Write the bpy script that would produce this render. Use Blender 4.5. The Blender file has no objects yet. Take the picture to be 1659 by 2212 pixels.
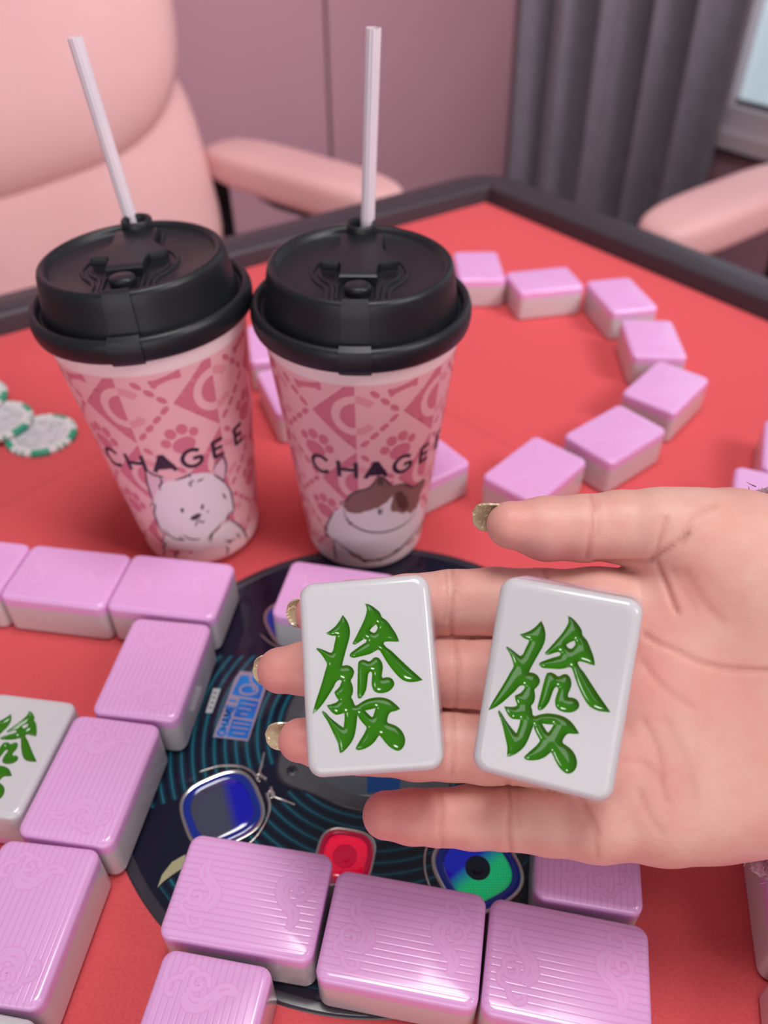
import bpy, math, random
import numpy as np
from mathutils import Matrix, Vector
from mathutils.geometry import delaunay_2d_cdt

random.seed(7)
rng = np.random.default_rng(7)
scene = bpy.context.scene
COL = scene.collection
MM = 0.001                       # all lengths below are in millimetres; felt surface is z = 0

# ------------------------------------------------------------------ camera, world, lights, exposure
F_PX, PITCH, CAM_H = 1765.0, math.radians(41.36), 281.9
cam_data = bpy.data.cameras.new('camera')
cam_data.sensor_fit = 'VERTICAL'
cam_data.sensor_height = 24.0
cam_data.lens = F_PX / 2212 * 24.0
cam_data.clip_start = 0.01
cam_data.dof.use_dof = True
cam_data.dof.focus_distance = 0.226
cam_data.dof.aperture_fstop = 6.6
cam = bpy.data.objects.new('camera', cam_data)
cam.location = (0, 0, CAM_H * MM)
cam.rotation_euler = (math.pi / 2 - PITCH, 0, 0)
COL.objects.link(cam)
scene.camera = cam

scene.view_settings.view_transform = 'Standard'
scene.view_settings.look = 'None'
scene.view_settings.gamma = 1.0
scene.view_settings.use_curve_mapping = False
scene.view_settings.exposure = 0.05

world = bpy.data.worlds.new('world')
scene.world = world
world.use_nodes = True
world.node_tree.nodes['Background'].inputs['Color'].default_value = (0.93, 0.90, 0.97, 1)
world.node_tree.nodes['Background'].inputs['Strength'].default_value = 0.20


def area_light(name, loc, aim, size, size_y, power, color, spread=180):
    ld = bpy.data.lights.new(name, 'AREA')
    ld.shape = 'RECTANGLE'
    ld.size, ld.size_y = size, size_y
    ld.energy = power
    ld.spread = math.radians(spread)
    ld.color = color
    o = bpy.data.objects.new(name, ld)
    o.location = loc
    d = Vector(aim) - Vector(loc)
    o.rotation_euler = d.to_track_quat('-Z', 'Y').to_euler()
    COL.objects.link(o)
    return o


area_light('ceiling_lamp', (0.05, 0.24, 1.5), (0.04, 0.22, 0.0), 0.5, 0.5, 12.0, (1.0, 0.965, 0.95))
area_light('fill_light_near', (-0.15, -1.9, 0.62), (0.0, 0.5, 0.0), 2.4, 1.3, 18.5, (1.0, 0.97, 0.97))  # added fill from behind the camera, lifts the upright faces turned towards it
area_light('fill_light_right', (1.0, -0.1, 1.1), (-0.3, 1.4, 0.0), 0.6, 0.6, 4.2, (1.0, 0.95, 0.95), 70)  # added light aimed past the table to brighten chair and back wall

# ------------------------------------------------------------------ helpers
CP, SP = math.cos(PITCH), math.sin(PITCH)
AX_R = np.array([1.0, 0, 0]); AX_U = np.array([0, SP, CP]); AX_D = np.array([0, CP, -SP])
CAM = np.array([0, 0, CAM_H])


def at(x, y, d):                 # point seen at photo position (x, y), d millimetres along the view axis
    return CAM + d * ((x - 829.5) / F_PX * AX_R - (y - 1106) / F_PX * AX_U + AX_D)


def onz(x, y, z=0.0):
    r = (x - 829.5) / F_PX * AX_R - (y - 1106) / F_PX * AX_U + AX_D
    return CAM + r * ((z - CAM_H) / r[2])


def tag(o, label=None, cat=None, group=None, kind=None):
    if label: o['label'] = label
    if cat: o['category'] = cat
    if group: o['group'] = group
    if kind: o['kind'] = kind
    return o


def empty(name, loc, rot=(0, 0, 0)):
    o = bpy.data.objects.new(name, None)
    o.empty_display_size = 0.02
    o.location = [float(v) * MM for v in loc]
    o.rotation_euler = rot
    COL.objects.link(o)
    return o


def make_mesh(name, V, F, mats, smooth=True, fmat=None):
    me = bpy.data.meshes.new(name)
    V = np.asarray(V, float) * MM
    me.from_pydata([tuple(v) for v in V], [], [tuple(int(i) for i in f) for f in F])
    if not isinstance(mats, (list, tuple)): mats = [mats]
    for m in mats: me.materials.append(m)
    if fmat is not None: me.polygons.foreach_set('material_index', np.asarray(fmat, 'i'))
    if smooth: me.polygons.foreach_set('use_smooth', np.ones(len(me.polygons), bool))
    me.update()
    return me


def put(name, me, parent=None, loc=(0, 0, 0), rot=(0, 0, 0)):
    o = bpy.data.objects.new(name, me)
    o.location = [float(v) * MM for v in loc]
    o.rotation_euler = rot
    if parent is not None: o.parent = parent
    COL.objects.link(o)
    return o


def obj(name, VF, mat, parent=None, loc=(0, 0, 0), rot=(0, 0, 0), smooth=True, auto=None):
    me = make_mesh(name, VF[0], VF[1], mat, smooth)
    if auto is not None: me.set_sharp_from_angle(angle=math.radians(auto))
    return put(name, me, parent, loc, rot)


def wobj(name, VF, mat, parent, smooth=True, auto=None):     # vertices in world mm, parent unrotated
    off = np.array(parent.location) / MM if parent is not None else 0
    return obj(name, (np.asarray(VF[0], float) - off, VF[1]), mat, parent, smooth=smooth, auto=auto)


def copy_tree(o, parent=None):
    c = o.copy(); COL.objects.link(c); c.parent = parent
    for ch in o.children: copy_tree(ch, c)
    return c


def join(parts):
    V, F, n = [], [], 0
    for v, f in parts:
        v = np.asarray(v, float)
        V.append(v); F += [tuple(i + n for i in q) for q in f]; n += len(v)
    return np.vstack(V), F


def loops(L, cap0=True, cap1=True):
    n = len(L[0]); V = np.vstack(L); F = []
    for k in range(len(L) - 1):
        for i in range(n):
            j = (i + 1) % n
            F.append((k * n + i, k * n + j, (k + 1) * n + j, (k + 1) * n + i))
    if cap0: F.append(tuple(range(n - 1, -1, -1)))
    if cap1: F.append(tuple((len(L) - 1) * n + i for i in range(n)))
    return V, F


def rrect(hx, hy, r, seg=5):
    r = max(min(r, hx, hy), 1e-3); o = []
    for cx, cy, a0 in ((hx - r, hy - r, 0), (-hx + r, hy - r, 90), (-hx + r, -hy + r, 180), (hx - r, -hy + r, 270)):
        for k in range(seg + 1):
            a = math.radians(a0 + 90 * k / seg); o.append((cx + r * math.cos(a), cy + r * math.sin(a)))
    return np.array(o)


def z3(p, z): return np.c_[np.asarray(p), np.full(len(p), z)]


def rbox(hx, hy, z0, z1, rc, rb=0, rt=0, seg=5, es=4, cap0=True, cap1=True):
    L = []
    if rb > 0:
        for k in range(es):
            a = math.pi / 2 * k / es; i = rb * (1 - math.sin(a)); L.append(z3(rrect(hx - i, hy - i, rc - i * .6, seg), z0 + rb * (1 - math.cos(a))))
    L.append(z3(rrect(hx, hy, rc, seg), z0 + rb)); L.append(z3(rrect(hx, hy, rc, seg), z1 - rt))
    if rt > 0:
        for k in range(1, es + 1):
            a = math.pi / 2 * k / es; i = rt * (1 - math.cos(a)); L.append(z3(rrect(hx - i, hy - i, rc - i * .6, seg), z1 - rt + rt * math.sin(a)))
    return loops(L, cap0, cap1)


def box(c, h):
    c = np.array(c, float); V = [c + np.array(h) * s for s in [(-1, -1, -1), (1, -1, -1), (1, 1, -1), (-1, 1, -1), (-1, -1, 1), (1, -1, 1), (1, 1, 1), (-1, 1, 1)]]
    return np.array(V), [(3, 2, 1, 0), (4, 5, 6, 7), (0, 1, 5, 4), (1, 2, 6, 5), (2, 3, 7, 6), (3, 0, 4, 7)]


def lathe(prof, seg=96, a0=0.0, a1=2 * math.pi):
    full = abs(a1 - a0 - 2 * math.pi) < 1e-6
    n = seg if full else seg + 1
    ang = a0 + (a1 - a0) * np.arange(n) / seg
    V = []; F = []
    for r, z in prof:
        V.append(np.c_[r * np.sin(ang), -r * np.cos(ang), np.full(n, z)])
    for k in range(len(prof) - 1):
        for i in range(n if full else n - 1):
            j = (i + 1) % n
            F.append((k * n + i, k * n + j, (k + 1) * n + j, (k + 1) * n + i))
    return np.vstack(V), F


def tube(P, r, seg=10, cap=True, closed=False):
    P = np.asarray(P, float); n = len(P)
    r = np.full(n, r) if np.isscalar(r) else np.asarray(r, float)
    if closed: T = np.roll(P, -1, 0) - np.roll(P, 1, 0)
    else: T = np.gradient(P, axis=0)
    T /= np.linalg.norm(T, axis=1)[:, None] + 1e-12
    u = np.cross(T[0], [0.3, 0.2, 0.9]); u /= np.linalg.norm(u); L = []
    a = 2 * math.pi * np.arange(seg) / seg
    for i in range(n):
        u = u - T[i] * (u @ T[i]); u /= np.linalg.norm(u) + 1e-12; w = np.cross(T[i], u)
        L.append(P[i] + r[i] * (np.cos(a)[:, None] * u + np.sin(a)[:, None] * w))
    V, F = loops(L, cap and not closed, cap and not closed)
    if closed:
        b = (n - 1) * seg
        for i in range(seg): F.append((b + i, b + (i + 1) % seg, (i + 1) % seg, i))
    return V, F


def crom(P, sub=6, closed=False, sharp=None):            # smooth a polyline, keeping corners sharper than `sharp` degrees
    P = np.asarray(P, float); n = len(P); out = []
    def tang(i):
        if closed: a, b = P[(i - 1) % n], P[(i + 1) % n]
        else: a, b = P[max(i - 1, 0)], P[min(i + 1, n - 1)]
        if sharp is not None and (closed or 0 < i < n - 1):
            d0 = P[i] - a; d1 = b - P[i]
            c = d0 @ d1 / (np.linalg.norm(d0) * np.linalg.norm(d1) + 1e-9)
            if c < math.cos(math.radians(sharp)): return None
        return (b - a) / 2
    m = n if closed else n - 1
    for i in range(m):
        p0, p1 = P[i], P[(i + 1) % n]; t0, t1 = tang(i), tang((i + 1) % n)
        ch = np.linalg.norm(p1 - p0)
        def lim(t):
            if t is None: return p1 - p0
            l = np.linalg.norm(t); return t * min(1, ch / (l + 1e-9)) if l > ch else t
        t0, t1 = lim(t0), lim(t1)
        for k in range(sub):
            t = k / sub; h = (2 * t**3 - 3 * t**2 + 1, t**3 - 2 * t**2 + t, -2 * t**3 + 3 * t**2, t**3 - t**2)
            out.append(h[0] * p0 + h[1] * t0 + h[2] * p1 + h[3] * t1)
    if not closed: out.append(P[-1])
    return np.array(out)


def resample(P, step, closed=False):
    P = np.asarray(P, float)
    if closed: P = np.vstack([P, P[:1]])
    s = np.r_[0, np.cumsum(np.linalg.norm(np.diff(P, axis=0), axis=1))]
    n = max(2, int(round(s[-1] / step)) + 1)
    t = np.linspace(0, s[-1], n)
    Q = np.stack([np.interp(t, s, P[:, k]) for k in range(P.shape[1])], 1)
    return Q[:-1] if closed else Q


def inside(pts, poly):
    pts = np.asarray(pts); x, y = pts[:, 0], pts[:, 1]; r = np.zeros(len(pts), bool); n = len(poly); poly = np.asarray(poly)
    for i in range(n):
        x0, y0 = poly[i]; x1, y1 = poly[(i + 1) % n]
        if y0 == y1: continue
        c = (y0 > y) != (y1 > y)
        r ^= c & (x < (x1 - x0) * (y - y0) / (y1 - y0) + x0)
    return r


def segdist(pts, poly, closed=True):
    pts = np.asarray(pts); poly = np.asarray(poly); d = np.full(len(pts), 1e9); n = len(poly)
    for i in range(n if closed else n - 1):
        a, b = poly[i], poly[(i + 1) % n]; ab = b - a
        t = np.clip(((pts - a) @ ab) / (ab @ ab + 1e-12), 0, 1)
        d = np.minimum(d, np.linalg.norm(pts - a - t[:, None] * ab, axis=1))
    return d


def fill(outer, holes=(), step=1.0, extra=None):         # triangulate polygons (list of outlines minus holes) with interior points
    rings = [np.asarray(o, float) for o in outer] + [np.asarray(h, float) for h in holes]
    V = []; E = []
    for r in rings:
        n0 = len(V); V += [tuple(p) for p in r]; E += [(n0 + i, n0 + (i + 1) % len(r)) for i in range(len(r))]
    allp = np.vstack(rings); lo, hi = allp.min(0), allp.max(0)
    g = []
    ny = int((hi[1] - lo[1]) / (step * .87)) + 1
    for j in range(ny + 1):
        xs = np.arange(lo[0] + (step / 2 if j % 2 else 0), hi[0], step)
        g.append(np.c_[xs, np.full(len(xs), lo[1] + j * step * .87)])
    g = np.vstack(g) if g else np.zeros((0, 2))
    def member(p):
        m = np.zeros(len(p), bool)
        for o in rings[:len(outer)]: m |= inside(p, o)
        for h in rings[len(outer):]: m &= ~inside(p, h)
        return m
    if len(g):
        g = g[member(g)]
    if len(g):
        dd = np.full(len(g), 1e9)
        for r in rings: dd = np.minimum(dd, segdist(g, r))
        g = g[dd > step * .35]
    V += [tuple(p) for p in g]
    r = delaunay_2d_cdt([Vector(v) for v in V], E, [], 0, 1e-6)
    vo = np.array([tuple(v) for v in r[0]]); fo = np.array([tuple(f) for f in r[2]])
    cen = vo[fo].mean(1); fo = fo[member(cen)]
    a = vo[fo]; area = (a[:, 1, 0] - a[:, 0, 0]) * (a[:, 2, 1] - a[:, 0, 1]) - (a[:, 1, 1] - a[:, 0, 1]) * (a[:, 2, 0] - a[:, 0, 0])
    fo[area < 0] = fo[area < 0][:, ::-1]
    return vo, [tuple(f) for f in fo], rings


def ribbon2(P, w, step=0.8, taper=False):                # flat ribbon in 2-D along a polyline
    P = resample(P, step); T = np.gradient(P, axis=0); T /= np.linalg.norm(T, axis=1)[:, None] + 1e-9
    N = np.c_[-T[:, 1], T[:, 0]]; n = len(P); hw = np.full(n, w / 2)
    if taper: hw = hw * np.sqrt(np.clip(np.minimum(np.arange(n), np.arange(n)[::-1]) / max(1, n * .3), .15, 1))
    V = np.vstack([P - N * hw[:, None], P + N * hw[:, None]])
    return V, [(i, i + 1, n + i + 1, n + i) for i in range(n - 1)]


# ------------------------------------------------------------------ materials
def mat(name, color, rough=0.5, metal=0.0, spec=0.5, coat=0.0, emit=None, estr=0.0, trans=0.0, sheen=0.0, sss=0.0, sssr=None):
    m = bpy.data.materials.new(name); m.use_nodes = True
    b = m.node_tree.nodes['Principled BSDF']
    b.inputs['Base Color'].default_value = (*color, 1)
    b.inputs['Roughness'].default_value = rough
    b.inputs['Metallic'].default_value = metal
    b.inputs['Specular IOR Level'].default_value = spec
    b.inputs['Coat Weight'].default_value = coat
    b.inputs['Coat Roughness'].default_value = 0.08
    b.inputs['Transmission Weight'].default_value = trans
    b.inputs['Sheen Weight'].default_value = sheen
    if sss:
        b.inputs['Subsurface Weight'].default_value = sss
        b.inputs['Subsurface Radius'].default_value = sssr or (1, .4, .25)
        b.inputs['Subsurface Scale'].default_value = 0.003
    if emit:
        b.inputs['Emission Color'].default_value = (*emit, 1); b.inputs['Emission Strength'].default_value = estr
    return m


def N(m, t, **kw):
    n = m.node_tree.nodes.new(t)
    for k, v in kw.items(): setattr(n, k, v)
    return n


def lk(m, a, b): m.node_tree.links.new(a, b)


def bsdf(m): return m.node_tree.nodes['Principled BSDF']


def noise_tint(m, c0, c1, scale, detail=4, lo=.35, hi=.65, bump=0.0, bscale=None, bdist=0.0002):
    tc = N(m, 'ShaderNodeTexCoord'); nz = N(m, 'ShaderNodeTexNoise'); nz.inputs['Scale'].default_value = scale; nz.inputs['Detail'].default_value = detail
    lk(m, tc.outputs['Object'], nz.inputs['Vector'])
    rp = N(m, 'ShaderNodeValToRGB'); rp.color_ramp.elements[0].position = lo; rp.color_ramp.elements[1].position = hi
    rp.color_ramp.elements[0].color = (*c0, 1); rp.color_ramp.elements[1].color = (*c1, 1)
    lk(m, nz.outputs['Fac'], rp.inputs['Fac']); lk(m, rp.outputs['Color'], bsdf(m).inputs['Base Color'])
    if bump:
        n2 = N(m, 'ShaderNodeTexNoise'); n2.inputs['Scale'].default_value = bscale or scale; n2.inputs['Detail'].default_value = 3
        lk(m, tc.outputs['Object'], n2.inputs['Vector'])
        bp = N(m, 'ShaderNodeBump'); bp.inputs['Strength'].default_value = bump; bp.inputs['Distance'].default_value = bdist
        lk(m, n2.outputs['Fac'], bp.inputs['Height']); lk(m, bp.outputs['Normal'], bsdf(m).inputs['Normal'])
    return m


M = {}
M['felt'] = noise_tint(mat('felt_red', (.70, .10, .11), .95, spec=.12, sheen=.0), (.66, .088, .10), (.74, .115, .125), 900, 5, .3, .7, .5, 2200, .0003)
M['felt_seam'] = mat('felt_seam', (.60, .085, .095), .95, spec=.1)
M['frame'] = mat('frame_black', (.048, .036, .047), .42, spec=.4)
M['white'] = mat('tile_white', (.645, .625, .65), .16, spec=.5, coat=.3, sss=.12, sssr=(1, .9, .9))
M['pink'] = mat('tile_pink_plain', (.82, .43, .785), .18, spec=.5, coat=.25)
M['scroll'] = mat('tile_pink_scroll', (.81, .37, .715), .2, spec=.5, coat=.25)
M['green'] = mat('glyph_green', (.032, .185, .0), .1, spec=.5, coat=.4)
M['lid'] = mat('lid_black', (.010, .011, .015), .4, spec=.42)
M['straw'] = mat('straw_white', (.85, .715, .79), .3, trans=.0, sss=.2)
M['ink'] = mat('ink_dark', (.035, .012, .035), .5)
M['print_mid'] = mat('print_rose', (.70, .185, .27), .5)
M['print_soft'] = mat('print_rose_soft', (.82, .33, .40), .5)
M['print_white'] = mat('print_white', (.86, .72, .78), .5)
M['print_ear'] = mat('print_ear', (.80, .52, .62), .5)
M['print_brown'] = mat('print_brown', (.27, .13, .12), .5)
M['print_dkbrown'] = mat('print_dark_brown', (.12, .04, .04), .5)
M['print_tan'] = mat('print_tan', (.40, .20, .14), .5)
M['print_line'] = mat('print_line', (.07, .035, .05), .5)
M['wall'] = noise_tint(mat('wall_mauve', (.475, .245, .305), .75, spec=.25), (.465, .24, .30), (.485, .255, .315), 3)
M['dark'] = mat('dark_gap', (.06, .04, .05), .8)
M['curtain'] = noise_tint(mat('curtain_grey', (.25, .22, .27), .85, sheen=.2), (.235, .205, .255), (.265, .235, .285), 40)
M['window_white'] = mat('window_frame_white', (.62, .52, .56), .4)
M['pane'] = mat('window_pane', (.55, .66, .72), .12, emit=(.50, .63, .70), estr=.55)
M['floor'] = noise_tint(mat('floor_grey', (.22, .18, .18), .5), (.2, .165, .165), (.25, .2, .2), 5)
M['chair'] = noise_tint(mat('chair_pink', (.75, .425, .43), .5, spec=.35), (.73, .41, .42), (.77, .445, .445), 6, 3, .35, .65, .25, 25, .004)
M['metal_black'] = mat('metal_black', (.02, .016, .02), .35, metal=.6)
M['chrome'] = mat('chrome', (.62, .60, .56), .18, metal=1.0)
M['chip_white'] = mat('chip_white', (.74, .70, .71), .45)
M['chip_green'] = mat('chip_green', (.03, .33, .20), .45)
M['chip_face'] = noise_tint(mat('chip_face', (.62, .58, .62), .4), (.50, .50, .52), (.68, .64, .68), 260, 3, .4, .6)
M['plate'] = noise_tint(mat('plate_grey', (.06, .063, .075), .55, spec=.35), (.055, .058, .07), (.066, .07, .082), 400)
M['plate_glass'] = mat('plate_glass', (.085, .10, .125), .12, spec=.6)
M['screen_blue'] = mat('screen_blue', (.005, .04, .16), .15, emit=(.0, .03, .13), estr=.25)
M['screw'] = mat('screw_dark', (.05, .05, .055), .35, metal=.8)
M['sticker'] = noise_tint(mat('sticker_blue', (.0, .12, .55), .3, spec=.6), (.0, .07, .42), (.0, .22, .66), 60)
M['sticker_edge'] = mat('sticker_edge', (.34, .26, .36), .35)
M['label_white'] = mat('label_white', (.45, .47, .50), .45)
M['gold'] = mat('gold_print', (.40, .37, .20), .4)
M['rim'] = mat('console_rim', (.035, .03, .045), .2, spec=.6)
M['knit'] = noise_tint(mat('knit_mauve', (.45, .20, .28), .95, sheen=.5), (.30, .11, .17), (.56, .30, .38), 500)
M['nail'] = None


def pink_back():
    m = mat('tile_pink', (.82, .43, .785), .18, spec=.5, coat=.25)
    tc = N(m, 'ShaderNodeTexCoord'); sx = N(m, 'ShaderNodeSeparateXYZ'); lk(m, tc.outputs['Object'], sx.inputs[0])
    mul = N(m, 'ShaderNodeMath', operation='MULTIPLY'); mul.inputs[1].default_value = 2 * math.pi / .00205; lk(m, sx.outputs['Y'], mul.inputs[0])
    sn = N(m, 'ShaderNodeMath', operation='SINE'); lk(m, mul.outputs[0], sn.inputs[0])
    mr = N(m, 'ShaderNodeMapRange'); mr.inputs['From Min'].default_value = .35; mr.inputs['From Max'].default_value = .9; lk(m, sn.outputs[0], mr.inputs['Value'])
    zz = N(m, 'ShaderNodeMath', operation='GREATER_THAN'); zz.inputs[1].default_value = .0213; lk(m, sx.outputs['Z'], zz.inputs[0])
    mm = N(m, 'ShaderNodeMath', operation='MULTIPLY'); lk(m, mr.outputs[0], mm.inputs[0]); lk(m, zz.outputs[0], mm.inputs[1])
    mx = N(m, 'ShaderNodeMix', data_type='RGBA'); mx.inputs['A'].default_value = (.82, .43, .785, 1); mx.inputs['B'].default_value = (.77, .375, .72, 1)
    lk(m, mm.outputs[0], mx.inputs['Factor']); lk(m, mx.outputs['Result'], bsdf(m).inputs['Base Color'])
    bp = N(m, 'ShaderNodeBump'); bp.inputs['Strength'].default_value = .35; bp.inputs['Distance'].default_value = .0001; bp.invert = True
    lk(m, mm.outputs[0], bp.inputs['Height']); lk(m, bp.outputs['Normal'], bsdf(m).inputs['Normal'])
    return m


M['pink_back'] = pink_back()


def console_glass():
    m = mat('console_glass', (.004, .006, .02), .1, spec=.6)
    tc = N(m, 'ShaderNodeTexCoord'); ln = N(m, 'ShaderNodeVectorMath', operation='LENGTH'); lk(m, tc.outputs['Object'], ln.inputs[0])
    sx = N(m, 'ShaderNodeSeparateXYZ'); lk(m, tc.outputs['Object'], sx.inputs[0])
    mul = N(m, 'ShaderNodeMath', operation='MULTIPLY'); mul.inputs[1].default_value = 2 * math.pi / .0042; lk(m, ln.outputs['Value'], mul.inputs[0])
    sn = N(m, 'ShaderNodeMath', operation='SINE'); lk(m, mul.outputs[0], sn.inputs[0])
    rp = N(m, 'ShaderNodeValToRGB'); e = rp.color_ramp.elements
    e[0].position = .0; e[0].color = (.003, .004, .018, 1); e[1].position = 1.0; e[1].color = (.010, .17, .24, 1)
    k = rp.color_ramp.elements.new(.6); k.color = (.004, .022, .045, 1); k = rp.color_ramp.elements.new(.93); k.color = (.006, .05, .08, 1)
    mr = N(m, 'ShaderNodeMapRange'); mr.inputs['From Min'].default_value = -1; lk(m, sn.outputs[0], mr.inputs['Value']); lk(m, mr.outputs[0], rp.inputs['Fac'])
    at2 = N(m, 'ShaderNodeMath', operation='ARCTAN2'); lk(m, sx.outputs['Y'], at2.inputs[0]); lk(m, sx.outputs['X'], at2.inputs[1])
    # the striped print covers the sectors around the left and the near side, the rest is plain dark navy
    a4 = N(m, 'ShaderNodeMath', operation='ADD'); a4.inputs[1].default_value = math.radians(-212 + 45 + 360); lk(m, at2.outputs[0], a4.inputs[0])
    md = N(m, 'ShaderNodeMath', operation='MODULO'); md.inputs[1].default_value = math.radians(90); lk(m, a4.outputs[0], md.inputs[0])
    sb = N(m, 'ShaderNodeMath', operation='SUBTRACT'); sb.inputs[1].default_value = math.radians(45); lk(m, md.outputs[0], sb.inputs[0])
    ab = N(m, 'ShaderNodeMath', operation='ABSOLUTE'); lk(m, sb.outputs[0], ab.inputs[0])
    gt = N(m, 'ShaderNodeMath', operation='GREATER_THAN'); gt.inputs[1].default_value = math.radians(9); lk(m, ab.outputs[0], gt.inputs[0])
    yl = N(m, 'ShaderNodeMath', operation='LESS_THAN'); yl.inputs[1].default_value = .036; lk(m, sx.outputs['Y'], yl.inputs[0])
    l1 = N(m, 'ShaderNodeMath', operation='LESS_THAN'); l1.inputs[1].default_value = .0975; lk(m, ln.outputs['Value'], l1.inputs[0])
    p1 = N(m, 'ShaderNodeMath', operation='MULTIPLY'); lk(m, gt.outputs[0], p1.inputs[0]); lk(m, yl.outputs[0], p1.inputs[1])
    p2 = N(m, 'ShaderNodeMath', operation='MULTIPLY'); lk(m, p1.outputs[0], p2.inputs[0]); lk(m, l1.outputs[0], p2.inputs[1])
    mx = N(m, 'ShaderNodeMix', data_type='RGBA'); mx.inputs['A'].default_value = (.005, .005, .022, 1)
    lk(m, p2.outputs[0], mx.inputs['Factor']); lk(m, rp.outputs['Color'], mx.inputs['B']); lk(m, mx.outputs['Result'], bsdf(m).inputs['Base Color'])
    return m


M['console'] = console_glass()


def cup_paper():
    m = mat('cup_print_base', (.72, .36, .40), .42, spec=.4)
    tc = N(m, 'ShaderNodeTexCoord'); sx = N(m, 'ShaderNodeSeparateXYZ'); lk(m, tc.outputs['Object'], sx.inputs[0])
    rp = N(m, 'ShaderNodeValToRGB'); rp.color_ramp.interpolation = 'LINEAR'
    mr = N(m, 'ShaderNodeMapRange'); mr.inputs['From Min'].default_value = 0; mr.inputs['From Max'].default_value = .125; lk(m, sx.outputs['Z'], mr.inputs['Value'])
    e = rp.color_ramp.elements; W = (.94, .73, .75, 1); P = (.90, .48, .52, 1)
    e[0].position = 0; e[0].color = W; e[1].position = 1; e[1].color = W
    for pos, c in ((.07, W), (.10, P), (.891, P), (.897, W)):
        k = rp.color_ramp.elements.new(pos); k.color = c
    lk(m, mr.outputs[0], rp.inputs['Fac']); lk(m, rp.outputs['Color'], bsdf(m).inputs['Base Color'])
    return m


M['cup'] = cup_paper()


def lens_mat(name, c0, c1, estr, axis, pos, soft):
    m = mat(name, c0, .08, spec=.7, coat=.5)
    tc = N(m, 'ShaderNodeTexCoord'); sx = N(m, 'ShaderNodeSeparateXYZ'); lk(m, tc.outputs['Object'], sx.inputs[0])
    mr = N(m, 'ShaderNodeMapRange'); mr.inputs['From Min'].default_value = pos - soft; mr.inputs['From Max'].default_value = pos + soft
    dt = N(m, 'ShaderNodeVectorMath', operation='DOT_PRODUCT'); dt.inputs[1].default_value = (*axis, 0); lk(m, tc.outputs['Object'], dt.inputs[0]); lk(m, dt.outputs['Value'], mr.inputs['Value'])
    mx = N(m, 'ShaderNodeMix', data_type='RGBA'); mx.inputs['A'].default_value = (*c0, 1); mx.inputs['B'].default_value = (*c1, 1)
    lk(m, mr.outputs[0], mx.inputs['Factor']); lk(m, mx.outputs['Result'], bsdf(m).inputs['Base Color'])
    vo = N(m, 'ShaderNodeTexVoronoi'); vo.inputs['Scale'].default_value = 1100; vo.inputs['Randomness'].default_value = .1; lk(m, tc.outputs['Object'], vo.inputs['Vector'])
    iv = N(m, 'ShaderNodeMapRange'); iv.inputs['From Min'].default_value = .1; iv.inputs['From Max'].default_value = .7; iv.inputs['To Min'].default_value = 1.4; iv.inputs['To Max'].default_value = .35; lk(m, vo.outputs['Distance'], iv.inputs['Value'])
    em = N(m, 'ShaderNodeMath', operation='MULTIPLY'); em.inputs[1].default_value = estr; lk(m, iv.outputs[0], em.inputs[0])
    lk(m, mx.outputs['Result'], bsdf(m).inputs['Emission Color']); lk(m, em.outputs[0], bsdf(m).inputs['Emission Strength'])
    return m


M['lens_blue'] = lens_mat('lens_blue', (.035, .037, .065), (.0, .0, .28), .5, (.94, .34), .003, .002)  # grey side is a reflection painted into the colour, blue side is lit
M['lens_green'] = lens_mat('lens_green', (.0, .004, .28), (.0, .32, .11), .85, (.6, -.8), -.0005, .003)
M['lens_red'] = lens_mat('lens_red', (.55, .0, .03), (.80, .0, .04), .7, (0, 1), .0, .006)
M['ring_blue'] = mat('ring_blue', (.005, .02, .22), .12, spec=.7, emit=(.0, .01, .12), estr=.35)
M['ring_red'] = mat('ring_red', (.30, .0, .04), .12, spec=.7, emit=(.4, .0, .03), estr=.4)
M['eye_red'] = mat('eye_red', (.42, .0, .03), .12, spec=.7, emit=(.6, .0, .04), estr=.45)
M['lens_dark'] = mat('lens_dark', (.004, .01, .05), .1, spec=.6)


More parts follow.
